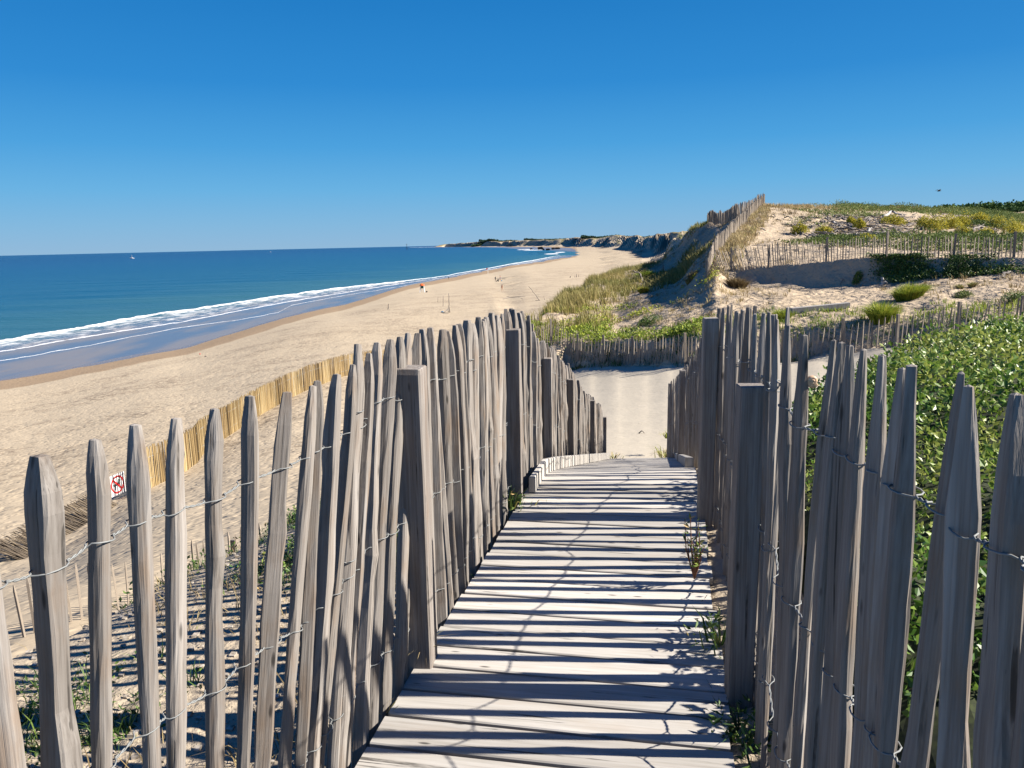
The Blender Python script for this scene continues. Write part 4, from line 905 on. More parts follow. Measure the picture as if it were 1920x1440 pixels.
# fine green grass along the road fence, dark at its foot
lv = Leaves(); x, y = in_wedge(5200, 990, 1930, 19, 40); px = to_px(x, y)
f1 = np.interp(px, [985, 1060, 1160, 1310, 1430, 1555, 1680, 1800, 1920], [35, 33.2, 30.6, 26.8, 27.2, 26.4, 25, 23.2, 21.3]); v = y-f1
k = (v > .9) & (v < 3.6) & (rng.uniform(size=len(x)) < np.clip(.5+1.6*fbm(x*.35, y*.35, 65), 0, 1)*(1.15-v/3.6))
tufts(lv, x[k], y[k], .15, .34, 12, .022, .14, .45+.4*fbm(x[k]*.3, y[k]*.3, 66), .5)
struct(lv.build('green_grass', M['yellowgreen']), 'stuff')
lv = Leaves(); x, y = in_wedge(5000, 1010, 1930, 19, 40); px = to_px(x, y); f1 = np.interp(px, [985, 1060, 1160, 1310, 1430, 1555, 1680, 1800, 1920], [35, 33.2, 30.6, 26.8, 27.2, 26.4, 25, 23.2, 21.3]); v = y-f1
k = (v > -.15) & (v < 1.1) & (rng.uniform(size=len(x)) < np.clip(.55+1.8*fbm(x*.5, y*.5, 67), 0, 1))
tufts(lv, x[k], y[k], .10, .3, 12, .025, .15, .3+.4*fbm(x[k]*.3, y[k]*.3, 68), .6)
struct(lv.build('bank_weeds', M['weed']), 'stuff')
# dry tufts and straw scattered over the sandy dune slope and the hill
lv = Leaves(); x, y = in_wedge(16000, 1120, 1960, 24, 100); px = to_px(x, y); f1 = np.interp(px, [1120, 1310, 1430, 1555, 1680, 1800, 1920], [32, 26.8, 27.2, 26.4, 25, 23.2, 21.3])
k = (y > f1+1) & (rng.uniform(size=len(x)) < np.clip(.14+1.2*fbm(x*.22, y*.22, 71)+.25*(px < 1480)*(y < 40), 0, .8))
tufts(lv, x[k], y[k], .10, .34, 9, .022, .12, .5+.5*fbm(x[k]*.5, y[k]*.5, 72), .7)
x, y = in_wedge(2600, 1420, 1960, 62, 100); px = to_px(x, y); cr = np.interp(px, [1420, 1490, 1555, 1680, 1800, 1920], [73, 78, 80, 87, 93, 99])
k = (np.abs(y-cr+2) < 9) & (rng.uniform(size=len(x)) < np.clip(.55+1.3*fbm(x*.12, y*.12, 73), 0, 1))
tufts(lv, x[k], y[k], .25, .6, 14, .04, .25, .45+.5*fbm(x[k]*.2, y[k]*.2, 74), .5)
x, y = in_wedge(1600, 1310, 1440, 39, 78)
fx = np.interp(y, [38, 39.6, 46, 53, 64, 70, 75, 80], [slope_az(1326)*38, slope_az(1326)*39.6, slope_az(1345)*46, slope_az(1366)*53, slope_az(1400)*64, slope_az(1419)*70, slope_az(1431)*75, slope_az(1440)*80])
k = (x > fx+.1) & (x < fx+1.8) & (rng.uniform(size=len(x)) < .8)
tufts(lv, x[k], y[k], .2, .5, 14, .03, .2, .62+.2*rng.uniform(-1, 1, k.sum()), .5)
x, y = in_wedge(420, 1515, 1720, 8.5, 13); k = fbm(x, y, 79) > -.1; x, y = x[k], y[k]
tufts(lv, x, y, .10, .32, 9, .010, .07, .55+.3*rng.uniform(-1, 1, len(x)), .6)
struct(lv.build('dry_grass', M['dry']), 'stuff')
# grey-green mats over the hill
lv = Leaves(); x, y = in_wedge(60000, 1400, 2000, 33, 120); px = to_px(x, y)
b0 = np.interp(px, [1430, 1555, 1680, 1823, 1920], [46, 40, 36.5, 34.2, 33]); cr = np.interp(px, [1420, 1490, 1555, 1680, 1800, 1920], [73, 78, 80, 87, 93, 99])
dn = np.clip(-.02+2.6*fbm(x*.11, y*.15, 75), 0, 1)*np.clip((px-1455)/90, 0, 1)+np.clip(1.3-np.abs(y-b0-1.5)/2.5, 0, 1)*np.clip((px-1500)/60, 0, .8)+np.clip(1.5-np.abs(y-cr+3)/8, 0, 1)*np.clip((px-1540)/40, 0, 1)+np.clip((y-100)/6, 0, 1)*.6
k = (y > b0) & (y < cr+25) & (rng.uniform(size=len(x)) < np.clip(dn, 0, 1)); x, y = x[k], y[k]; tn = .42+.6*fbm(x*.15, y*.15, 76)
kk_ = np.repeat(np.arange(len(x)), 5)
P = ground(x[kk_]+rng.normal(0, .16, len(kk_)), y[kk_]+rng.normal(0, .16, len(kk_))); hgt = np.clip(.18+.5*fbm(x*.3, y*.3, 77), .04, .5)[kk_]*(1+1.0*sst(60, 85, y[kk_])); P[:, 2] += rng.uniform(0, 1, len(kk_))*hgt
lv.leaves(P, rng.uniform(.10, .2, len(P)), .5, tn[kk_]+rng.normal(0, .14, len(P)), 1.0)
struct(lv.build('dune_mat_plants', M['mat_green']), 'stuff')
# weeds hanging on the shaded bank below the dune fence
lv = Leaves(); x, y = in_wedge(26000, 1480, 1960, 29, 38.5); px = to_px(x, y); sc_ = np.interp(px, [1430, 1490, 1555, 1680, 1800, 1920], [40, 37.9, 36.6, 34.6, 32.9, 31.4])
k = (np.abs(y-sc_+.25) < .75) & (rng.uniform(size=len(x)) < np.clip(-.06+1.2*fbm(x*.45, y*.2, 78)+.5*np.exp(-((px-1790)/45)**2)+.35*np.exp(-((px-1650)/60)**2), 0, 1)); x, y = x[k], y[k]
kk_ = np.repeat(np.arange(len(x)), 10); P = ground(x[kk_]+rng.normal(0, .12, len(kk_)), y[kk_]+rng.normal(0, .12, len(kk_))); P[:, 2] += rng.uniform(-.02, .16, len(P))
lv.leaves(P, rng.uniform(.06, .12, len(P)), .6, .35+rng.normal(0, .2, len(P)), .8)
struct(lv.build('bank_creeper', M['weed']), 'stuff')

# single shrubs and cushions, each a thing: label, photo point of the foot, width and height in photo px, material, leaf kind
def shrub(name, label, cat, px, py, wpx, hpx, mat, n=1500, leaf=None, group=None, y0=20, flat=1.0, tint=.55, spiky=False):
    c = hit(px, py, y0); d = math.hypot(c[0], c[1]); w = wpx*c[1]/F/2; h = hpx*c[1]/F
    leaf = leaf or max(.05, 1.6*d/F*1.5)
    root = thing(name, label, cat, W(c), group); lv = Leaves()
    if spiky:
        ang = rng.uniform(0, 6.28, n); rr = np.sqrt(rng.uniform(0, 1, n))*w*.6
        X = c[0]+rr*np.cos(ang); Y = c[1]+rr*np.sin(ang)*.8
        ln = np.stack([np.cos(ang), np.sin(ang)], 1)*(rr/w*1.4)[:, None]+rng.normal(0, .18, (n, 2))
        lv.blades(ground(X, Y)-np.array([0, 0, .03]), h*rng.uniform(.55, 1.1, n)*(1.1-.3*rr/w), leaf*.45, ln, tint+rng.normal(0, .2, n))
    else:
        lob = [(rng.uniform(-.55, .55), rng.uniform(-.5, .5), rng.uniform(.4, .62)) for _ in range(7)]+[(0, 0, .6)]
        P = []
        for i in range(n):
            lx_, ly_, lr = lob[i % 8]; v = rng.normal(size=3); v /= np.linalg.norm(v); v[2] = abs(v[2])
            q_ = rng.uniform(.55, 1)**.5*lr
            P.append((c[0]+(lx_+v[0]*q_)*w*.85, c[1]+(ly_+v[1]*q_)*w*.75*flat, v[2]*q_/.62*h*(1-.5*math.hypot(lx_, ly_))))
        P = np.array(P); P[:, 2] += H(P[:, 0], P[:, 1])+EYE
        lv.leaves(P, leaf*rng.uniform(.7, 1.3, n), .5, tint+.3*rng.normal(0, .5, n), .9)
    lv.build('foliage', M[mat], root, loc=W(c))
    m = MB(); q = random.Random(int(px))
    for k in range(6):
        a = q.uniform(0, 6.28); e = np.array([c[0]+w*.5*math.cos(a), c[1]+w*.4*math.sin(a), c[2]+h*.6+EYE]); b = np.array(W(c))-np.array([0, 0, .05])
        m.ringtube([b, (b+e)/2+np.array([0, 0, h*.1]), e], [.02, .014, .006], 5)
    m.build('stems', M['drift'], root, loc=W(c))
    return root
shrub('shrub', 'low shrub with a yellow-green left half on the sunlit sand under the dark bank', 'shrub', 1706, 561, 72, 32, 'yellowgreen', 2200, spiky=True)
shrub('shrub', 'bright yellow-green spiky bush just above the road fence, right of the old beam', 'shrub', 1652, 604, 56, 42, 'yellowgreen', 1600, spiky=True)
shrub('shrub', 'dark shrub standing in the shade under the dune fence', 'shrub', 1606, 534, 24, 20, 'weed', 900)
shrub('shrub', 'flat dark green shrub at the right edge on the sunlit sand', 'shrub', 1897, 570, 70, 26, 'weed', 1600)
shrub('shrub', 'thin straggly shrub lying flat on bare sand in front of the dark bank', 'shrub', 1805, 559, 60, 12, 'mat_green', 900)
shrub('shrub', 'small bright green bush showing above the tips of the right boardwalk fence', 'shrub', 1467, 598, 38, 20, 'yellowgreen', 1200, spiky=True)
shrub('shrub', 'dead brown brushwood heap in front of the leaning end of the dune fence', 'shrub', 1382, 540, 44, 24, 'dry', 1100, tint=.1, spiky=True)
shrub('shrub', 'bare grey bush on the shaded sand left of the dune fence corner', 'shrub', 1297, 526, 26, 18, 'dry', 500, tint=.5, spiky=True)
shrub('shrub', 'lone yellow bush on the dune shoulder beside the marram grass', 'shrub', 1207, 549, 22, 14, 'yellowgreen', 900, tint=.8, spiky=True)
shrub('shrub', 'wide dark green bush with a yellow right end on the slope above the path', 'shrub', 1216, 611, 62, 26, 'weed', 1800, tint=.45)
shrub('shrub', 'green leafy clump on the dune edge beside the bent black stick', 'shrub', 1212, 524, 40, 18, 'yellowgreen', 1400, tint=.5, spiky=True)
shrub('shrub', 'dark green hanging shrub on the shaded bank under the dune fence', 'shrub', 1792, 513, 74, 32, 'weed', 2200, tint=.2)
shrub('shrub', 'pale spiky tuft on the upper sand, the right one of a close pair', 'shrub', 1823, 538, 16, 13, 'dry', 300, spiky=True, tint=.9)
shrub('shrub', 'pale spiky tuft on the upper sand, the left one of a close pair', 'shrub', 1799, 541, 15, 11, 'dry', 300, spiky=True, tint=.9)
cush = [(1498, 437, 30, 15, 'lone yellow cushion bush on bare sand left of the hill top'), (1543, 439, 30, 10, 'flat pale yellow cushion plant just above a dark green mat'),
        (1594, 420, 22, 9, 'small green-yellow cushion among the driftwood, left of a brighter one'), (1611, 428, 23, 14, 'bright golden cushion plant among the driftwood'),
        (1622, 450, 44, 9, 'long flat yellow cushion plant just behind the dune fence'), (1676, 421, 44, 13, 'broad green cushion under the long bleached branch'),
        (1735, 428, 34, 20, 'dark-sided cushion at the left end of the yellow cushion row'), (1757, 432, 44, 22, 'large yellow cushion, second from the left in the row'),
        (1782, 428, 40, 20, 'rounded yellow cushion in the middle of the row'), (1808, 426, 40, 20, 'tall yellow-green cushion near the right end of the row'),
        (1803, 441, 34, 14, 'low cushion in front of the yellow row, near the dune fence'), (1838, 418, 36, 14, 'pale cushion behind the right end of the yellow row'),
        (1872, 428, 44, 18, 'olive cushion near the forest side of the hill'), (1896, 440, 50, 22, 'wide olive cushion at the right edge above the dune fence'), (1850, 441, 34, 10, 'brownish low cushion right of the driftwood gap')]
for px_, py_, w_, h_, lab in cush: shrub('cushion_plant', lab, 'cushion plant', px_, py_, w_*1.25, h_*1.5, 'cushion', 1500, y0=38, tint=.62, group='cushion plants on the dune hill')

# forest on the inland hill and the far treeline
def forest(name, mat, px0, px1, y0, y1, n, hmin, hmax, card, topf=None, seed=1):
    lv = Leaves(); x, y = in_wedge(n, px0, px1, y0, y1); z = H(x, y)
    r_ = np.random.default_rng(seed); hh = r_.uniform(hmin, hmax, n)*np.clip(1+.9*fbm(x/hmax*.25, y/hmax*.25, seed), .5, 1.5)
    k = np.repeat(np.arange(n), 26); sz_ = hh[k]*.42
    v = r_.normal(size=(len(k), 3)); v /= np.linalg.norm(v, axis=1)[:, None]; v[:, 2] = v[:, 2]*.7
    P = np.stack([x[k], y[k], z[k]+EYE+hh[k]*.62], 1)+v*(sz_*r_.uniform(.6, 1, len(k)))[:, None]
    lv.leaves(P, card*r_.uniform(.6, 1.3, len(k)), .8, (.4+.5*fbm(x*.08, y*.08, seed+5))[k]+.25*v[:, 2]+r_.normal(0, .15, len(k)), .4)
    return struct(lv.build(name, mat), 'stuff')
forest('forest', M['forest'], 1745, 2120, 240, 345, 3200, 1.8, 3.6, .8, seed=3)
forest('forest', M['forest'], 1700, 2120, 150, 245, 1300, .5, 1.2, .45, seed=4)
forest('far_forest', M['farforest'], 1092, 1300, 2050, 2400, 4200, 5, 8, 4, seed=7)
forest('far_forest', M['farforest'], 985, 1088, 3650, 4050, 2200, 6, 10, 6, seed=8)
forest('far_forest', M['farforest'], 885, 985, 5050, 5400, 1500, 7, 11, 8, seed=9)

# glossy shrub behind the right fence
def rfx(y): return np.interp(y, RL.P[:, 1], RL.P[:, 0])
def sh_top(x, y):
    off = x-rfx(y); g = H(x, y)
    far_ = 1-sst(.78, 1.05, y/np.interp(off, [0, .5, 2, 6, 10], [3.5, 6.0, 9.5, 11.5, 11.5]))
    h_ = (.42+.10*np.clip(off, 0, 4)+.35*fbm(x*.8, y*.8, 91)+.16*fbm(x*2.4, y*2.4, 92))*sst(.05, .5, off)*far_
    return g, np.clip(h_, 0, 1.2)
hs_ = thing('coastal_shrub', 'dense glossy green shrub spreading behind the right boardwalk fence', 'shrub', W((2.2, 3.0, -1.5)))
lv = Leaves(); n = 400000
y = rng.uniform(.1, 1, n)**.8*12; off = rng.uniform(.06, 1, n)**1.2*10; x = rfx(y)+off
g, h_ = sh_top(x, y); keep = (h_ > .12) & (x/np.maximum(y, .1) < 2.4) & (rng.uniform(size=n) < np.clip(2.6/(1.0+y), .22, 1))
x, y, g, h_ = x[keep][:175000], y[keep][:175000], g[keep][:175000], h_[keep][:175000]
dpt = rng.exponential(.09, len(x)); dpt = np.where(rng.uniform(size=len(x)) < .25, rng.uniform(0, 1, len(x))*h_, dpt); dpt = np.minimum(dpt, h_)
P = np.stack([x, y, g+h_-dpt+EYE+rng.normal(0, .03, len(x))], 1)
tn = .58+.85*fbm(x*1.1, y*1.1, 93)+rng.normal(0, .18, len(x))
lv.leaves(P, rng.uniform(.022, .042, len(P))*np.clip(1+1.1*fbm(x*.9, y*.9, 98), .65, 1.35)*np.clip(.8+y*.05, .85, 1.3), .58, tn, 1.1)
lv.build('foliage', M['shrub'], hs_)
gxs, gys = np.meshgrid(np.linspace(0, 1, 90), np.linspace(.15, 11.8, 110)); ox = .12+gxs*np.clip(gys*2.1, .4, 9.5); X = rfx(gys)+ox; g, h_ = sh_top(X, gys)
t = NT('shrub_inner_shade'); n_ = t.noise(t.geo(), 40, 3); M['inner_shade'] = t.fin(t.ramp(n_, [(.35, (.012, .016, .008)), (.65, (.035, .045, .015))]), .9)
mk('inner_shade_mass', np.stack([X.ravel(), gys.ravel(), (g+np.where(h_ > .2, h_*.68, -.1)+EYE).ravel()], 1), grid_faces(*X.shape), M['inner_shade'], hs_)  # solid dark sheet under the leaves; inner shade is put into its colour
lv = Leaves(); q_ = rng
fxs, fys = in_wedge(70, 1530, 1690, 8.2, 11.5); fg, fh = sh_top(fxs, fys)
struct_fl = MB()
for a, b, c, d in zip(fxs, fys, fg, fh):
    p0 = np.array([a, b, c+d+EYE+rng.uniform(.02, .12)]); struct_fl.ringtube([p0, p0+np.array([0, 0, .02])], [.018, .02], 6)
struct_fl.build('white_flowers', M['flower'], hs_)['kind'] = 'stuff'

# weeds and grass on the mound behind the left fence
def lfx(y): return np.interp(y, LL.P[:, 1], LL.P[:, 0])
lv = Leaves(); y = rng.uniform(1.3, 9, 5000); x = lfx(y)-np.abs(rng.normal(0, 1.3, 5000))-.12
dn = np.clip(-.22*(y < 3)+1.5*fbm(x*1.1, y*1.1, 95)+.7*sst(3.0, 4.4, y)*(x > lfx(y)-1.5)+.3*sst(3.2, 4.2, y-x*.2), 0, 1)
k = rng.uniform(size=len(x)) < dn; x, y = x[k], y[k]
tufts(lv, x, y, .05, .17, 9, .005, .05, .30+.5*fbm(x*2, y*2, 96), .9)
kk_ = np.repeat(np.arange(len(x)), 14); P = ground(x[kk_]+rng.normal(0, .06, len(kk_)), y[kk_]+rng.normal(0, .06, len(kk_))); P[:, 2] += rng.uniform(0, .12, len(P))*sst(2.5, 4, P[:, 1])
lv.leaves(P, rng.uniform(.015, .04, len(P)), .45, .25+rng.normal(0, .28, len(P)), .7)
struct(lv.build('weeds', M['weed']), 'stuff')
lv = Leaves(); y = rng.uniform(1.0, 9, 4200); x = lfx(y)-rng.uniform(.1, 3.0, 4200)
k = rng.uniform(size=len(x)) < np.clip(.3+1.5*fbm(x*1.3, y*1.3, 97), 0, 1)
tufts(lv, x[k], y[k], .04, .15, 7, .005, .06, .5+.3*rng.uniform(-1, 1, k.sum()), 1.2)
struct(lv.build('straw', M['dry']), 'stuff')
# small loose stones, twigs and shell bits on the mound
m = MB(); q = random.Random(5)
for k in range(2600):
    yy = q.uniform(1.0, 7.5); xx = float(lfx(yy))-abs(q.gauss(0, 1.6))-.05
    r_ = q.uniform(.004, .014); z = Hs(xx, yy) if k % 1 == 0 else 0
    m.box((xx, yy, z+EYE+r_*.3), (r_, r_*.3*q.uniform(-1, 1), 0), (r_*.3*q.uniform(-1, 1), r_*q.uniform(.5, 1), r_*.2), (0, r_*.2*q.uniform(-1, 1), r_*q.uniform(.4, .7)))
t = NT('gravel'); nn = t.noise(t.geo(), 45, 3); M['gravel'] = t.fin(t.ramp(nn, [(.3, (.14, .105, .07)), (.5, (.27, .235, .19)), (.7, (.40, .36, .32))]), .9)
struct(m.build('gravel', M['gravel']), 'stuff')

# single weeds beside the boardwalk
def weed(name, label, px, py, d, n, h, mat, w=.006, tint=.5, lean=.6, leaves=0, cat='weed', spread=.04):
    c = at(px, py, y=d); root_z = c[2]; lv = Leaves(); a = rng.uniform(0, 6.28, n); rr = np.abs(rng.normal(0, spread, n))
    P = np.stack([c[0]+rr*np.cos(a), c[1]+rr*np.sin(a), np.full(n, root_z+EYE)], 1)
    ln = np.stack([np.cos(a), np.sin(a)], 1)*np.abs(rng.normal(lean, lean*.4, n))[:, None]
    lv.blades(P, h*rng.uniform(.5, 1.1, n), w, ln, tint+rng.normal(0, .2, n), .5)
    if leaves:
        P2 = P[rng.integers(0, n, leaves)]+np.stack([rng.normal(0, h*.35, leaves), rng.normal(0, h*.35, leaves), rng.uniform(0, h*.8, leaves)], 1)
        lv.leaves(P2, rng.uniform(.02, .05, leaves), .3, tint+rng.normal(0, .25, leaves), .6)
    r_ = thing(name, label, cat, W(c)); lv.build('foliage', M[mat], r_, loc=W(c)); return r_
weed('weed', 'green weed with purple-tipped stalk growing at the left boardwalk edge beside a post', 955, 953, 4.25, 40, .14, 'weed', .009, .6, .7, 50)
weed('grass_tuft', 'dry straw tuft at the foot of the thick left fence post', 797, 1228, 2.62, 34, .11, 'dry', .003, .7, .9, cat='grass tuft', spread=.012)
weed('grass_tuft', 'few pale grass blades at the left boardwalk edge, nearest the viewer', 716, 1338, 2.3, 12, .10, 'dry', .003, .8, 1.0, cat='grass tuft', spread=.02)
weed('weed', 'dark leafy weed in the shade at the bottom right edge of the boardwalk', 1385, 1400, 2.16, 60, .13, 'weed', .010, .15, .9, 160, spread=.06)
weed('weed', 'green weed against the base of the right foreground post', 1352, 1210, 2.66, 30, .16, 'weed', .009, .55, .6, 60)
weed('grass_tuft', 'grey-green grass tuft at the far right end of the boardwalk', 1247, 858, 11.8, 60, .26, 'dry', .012, .95, .9, cat='grass tuft', spread=.1)
weed('grass_tuft', 'small grass tuft at the far left end of the boardwalk', 1150, 861, 11.7, 40, .14, 'dry', .012, .9, .9, cat='grass tuft', spread=.08)
for (lab, px_, py_, d_) in (('green sprout on the sand just outside the right fence gap', 1252, 822, 12.6),): weed('weed', lab, px_, py_, d_, 16, .2, 'yellowgreen', .02, .7, .6, 20)
# tall reddish weed with stalks
c = at(1302, 1085, y=3.18); wd = thing('weed', 'tall weed with reddish stalks on the right edge of the boardwalk', 'weed', W(c))
m = MB(); lv = Leaves(); q = random.Random(9); LP = []
for k in range(9):
    e = np.array([q.uniform(-.09, .07), q.uniform(-.05, .05), q.uniform(.16, .31)]); b = np.array(W(c)); md = b+e*.5+np.array([q.uniform(-.02, .02), 0, 0])
    m.ringtube([b, md, b+e], [.004, .003, .0015], 5)
    for u in np.linspace(.35, 1, 9): LP.append(b+e*u+np.array([q.uniform(-.012, .012), q.uniform(-.01, .01), 0]))
M['stalk'] = plain('reddish_stalk', (.20, .085, .045), .7)
m.build('stalk', M['stalk'], wd, loc=W(c)); LP = np.array(LP); lv.leaves(LP, rng.uniform(.02, .045, len(LP)), .28, .7+rng.normal(0, .2, len(LP)), .9); lv.build('foliage', M['weed'], wd, loc=W(c))

# ------------------------------------------------------------------ wood lying about
def stick(name, label, pts, rad, mat='drift', cat='driftwood', group=None, fork=None):
    pts = [np.asarray(p, float) for p in pts]; root = pts[0]
    m = MB(); q = random.Random(len(label)); P = []
    for i in range(len(pts)-1):
        for u in np.linspace(0, 1, 4, endpoint=False): P.append(pts[i]*(1-u)+pts[i+1]*u+np.array([q.gauss(0, rad*.35) for _ in range(3)])*(i+u > 0))
    P.append(pts[-1]); n = len(P)
    m.ringtube(P, [rad*(1-.55*i/n)*q.uniform(.85, 1.1) for i in range(n)], 7)
    if fork is not None:
        for f in fork: m.ringtube([np.asarray(p, float) for p in f], [rad*.6, rad*.45, rad*.25][:len(f)], 6)
    o = m.build(name, M[mat], None, loc=tuple(root), smooth=True); return tag(o, label, cat, group)
def gp(px, py, y0=20, dz=0.0): c = hit(px, py, y0); return np.array([c[0], c[1], c[2]+EYE+dz])
def up(p, px, py): a = at(px, py, y=p[1]); return np.array([a[0], a[1], a[2]+EYE])   # point above p at p's distance
# beam lying on the dune
a, b = gp(1483, 590), gp(1590, 580); m = MB(); dv = (b-a)/2; nv = np.cross(dv/np.linalg.norm(dv), [0, 0, 1]); m.box((a+b)/2+np.array([0, 0, .14]), dv, nv*.16, np.array([0, 0, .10]))
tag(m.build('beam', M['bleached'], None, loc=tuple(a)), 'thick weathered beam lying on the sand above the road fence', 'beam')
p = gp(1653, 537); stick('stump', 'bleached broken stump standing in sand at the edge of the bank shade', [p-np.array([0, 0, .1]), up(p, 1657, 527), up(p, 1654, 521)], .09, 'bleached', 'stump', fork=[[p, up(p, 1660, 528), up(p, 1664, 531)]])
p = gp(1244, 512); stick('stake', 'short upright stake in the shadow on the seaward dune slope', [p-np.array([0, 0, .1]), up(p, 1244, 497)], .09, 'drift', 'stake')
p = gp(1203, 530); stick('bent_stick', 'bent dark stick arching over the seaward edge of the dune', [p-np.array([0, 0, .1]), up(p, 1204, 522), up(p, 1201, 514), up(p, 1194, 510), up(p, 1186, 509)], .10, 'drift', 'stick')
p = gp(1895, 512); p2 = gp(1870, 524); stick('driftwood', 'root-ended log lying on sand at the right below the bank', [p2, (p+p2)/2+np.array([0, 0, .1]), p+np.array([0, 0, .05])], .10, 'drift')
p, p2, p3 = gp(1656, 411, 40), gp(1672, 406, 40), gp(1690, 408, 40); up_ = np.array([0, 0, .22]); stick('driftwood', 'long bleached branch arching over the green mats on the hill', [p+up_, p2+up_*1.6, p3+up_], .13, 'bleached')
for i, (lab, A_, B_, rd) in enumerate((('bleached forked branch sticking up at the left of the driftwood field', (1560, 421), (1578, 429), .09), ('white crooked root piece low in the driftwood field', (1626, 440), (1634, 433), .10),
        ('dark stick with a raised end between the two left cushions', (1547, 412), (1556, 420), .07), ('grey log lying flat on bare sand left of the hill top', (1470, 412), (1486, 413), .06),
        ('grey branch lying on bare sand right of the yellow cushion row', (1822, 436), (1845, 430), .09), ('long dark branch across the middle of the driftwood field', (1570, 432), (1612, 436), .08))):
    p, p2 = gp(*A_, 38, .1), gp(*B_, 38, .12); stick('driftwood', lab, [p, (p+p2)/2+np.array([0, 0, .12]), p2], rd, 'bleached' if i in (0, 1) else 'drift')
m = MB(); q = random.Random(21)
for k in range(620):
    if k < 460: px_, py_ = q.gauss(1620, 60), q.uniform(404, 446)
    elif k < 560: px_, py_ = q.gauss(1840, 40), q.uniform(405, 440)
    else: px_, py_ = q.uniform(1180, 1920), q.uniform(520, 600)
    px_ = min(max(px_, 1150), 1990); c = gp(px_, py_, 24, .03); L = q.uniform(.25, 1.1)*(1 if k < 560 else .35); a = q.uniform(0, 3.14); e = np.array([math.cos(a)*L, math.sin(a)*L, q.uniform(-.02, .25)])
    e2 = c+e; e2[2] = max(e2[2], Hs(e2[0], e2[1])+EYE+.02)
    m.ringtube([c, (c+e2)/2+np.array([q.gauss(0, .06), q.gauss(0, .06), .05]), e2], [(.055 if k < 560 else .018)*q.uniform(.5, 1.2), .045 if k < 560 else .015, .012], 5)
struct(m.build('driftwood_debris', M['drift']), 'stuff')

# ------------------------------------------------------------------ beach: people, posts, lifeguard seat, bunkers, boats
def person(label, px, py, hpx, pose, cloth, y0=60, face=0.0):
    c = gp(px, py, y0); sc = hpx*c[1]/F/(1.72 if pose != 'sit' else .9)
    J = {'pelvis': (0, 0, .95), 'chest': (0, 0, 1.3), 'neck': (0, 0, 1.48), 'head': (0, .02, 1.60), 'top': (0, .01, 1.70)}
    if pose == 'walk': L = [((.09, .0, .92), (.12, .16, .5), (.11, .05, .06), (.11, .2, .03)), ((-.09, 0, .92), (-.10, -.1, .5), (-.10, -.32, .14), (-.1, -.2, .03))]; Ar = [((.2, 0, 1.42), (.27, -.12, 1.15), (.25, .02, .9)), ((-.2, 0, 1.42), (-.26, .12, 1.15), (-.22, .28, .98))]
    elif pose == 'sit': L = [((.1, .05, .1), (.14, .4, .42), (.13, .62, .05), (.13, .74, .03)), ((-.1, .05, .1), (-.14, .4, .42), (-.13, .62, .05), (-.13, .74, .03))]; Ar = [((.2, .05, .6), (.27, .2, .4), (.2, .4, .42)), ((-.2, .05, .6), (-.27, .2, .4), (-.2, .4, .42))]; J = {'pelvis': (0, 0, .12), 'chest': (0, .04, .46), 'neck': (0, .07, .64), 'head': (0, .1, .76), 'top': (0, .1, .87)}
    else: L = [((.09, 0, .92), (.11, .03, .5), (.11, 0, .06), (.12, .14, .03)), ((-.09, 0, .92), (-.11, .03, .5), (-.11, 0, .06), (-.12, .14, .03))]; Ar = [((.2, 0, 1.42), (.28, -.02, 1.14), (.27, .08, .9)), ((-.2, 0, 1.42), (-.28, -.02, 1.14), (-.27, .08, .9))]
    rot = Matrix.Rotation(face, 3, 'Z')
    def v(p): return tuple(np.array(rot @ Vector(p))*sc)
    V = [v(J[k]) for k in ('pelvis', 'chest', 'neck', 'head', 'top')]; E_ = [(0, 1), (1, 2), (2, 3), (3, 4)]; rad = [.15, .16, .065, .105, .07]
    for l in L:
        b = len(V); V += [v(p) for p in l]; E_ += [(0, b), (b, b+1), (b+1, b+2), (b+2, b+3)]; rad += [.095, .065, .04, .035]
    for l in Ar:
        b = len(V); V += [v(p) for p in l]; E_ += [(1, b), (b, b+1), (b+1, b+2)]; rad += [.06, .045, .032]
    root = thing('person', label, 'person', tuple(c))
    me = bpy.data.meshes.new('body'); me.from_pydata(V, E_, []); o = bpy.data.objects.new('body', me); link(o, root)
    sm = o.modifiers.new('skin', 'SKIN'); 

    sk = me.skin_vertices[0].data if len(me.skin_vertices) else None
    if sk:
        for i, s_ in enumerate(sk): s_.radius = (rad[i]*sc, rad[i]*sc*.8); s_.use_root = (i == 0)
    o.modifiers.new('smooth', 'SUBSURF').render_levels = 1
    me.materials.append(M['dark_cloth'] if cloth == 'dark' else M['skin'])
    lv = MB(); hd_ = Vector(v(J['head'])); 
    lv.ringtube([np.array(hd_)+np.array([0, 0, -.01*sc]), np.array(hd_)+np.array([0, 0, .05*sc]), np.array(hd_)+np.array([0, 0, .12*sc])], [.115*sc, .118*sc, .05*sc], 8)
    h_ = lv.build('hair', M['hair'], root); h_.location = (0, 0, 0)
    if cloth != 'dark':
        m = MB(); pz = np.array(V[0]); m.ringtube([pz+np.array([0, 0, -.12*sc]), pz, pz+np.array([0, 0, .1*sc])], [.175*sc, .175*sc, .165*sc], 10); tr = m.build('swim_trunks', M['tan_cloth'] if cloth == 'tan' else M['blue_cloth'], root); tr.location = (0, 0, 0)
    return root
person('person in dark wetsuit standing at the left of the small group on the beach', 929, 528, 9, 'stand', 'dark', face=.4)
person('person in dark clothes sitting on the sand in the middle of the group', 934.5, 528.5, 6, 'sit', 'dark', face=2.0)
person('person with bare shoulders standing at the right of the small group on the beach', 938, 527, 10, 'stand', 'blue', face=1.2)
person('person in tan trunks walking alone across the open beach', 941.5, 546, 12.5, 'walk', 'tan', face=2.6)
person('lone dark figure standing at the water edge left of the lifeguard flag', 841, 524.5, 6, 'stand', 'dark', face=.2)
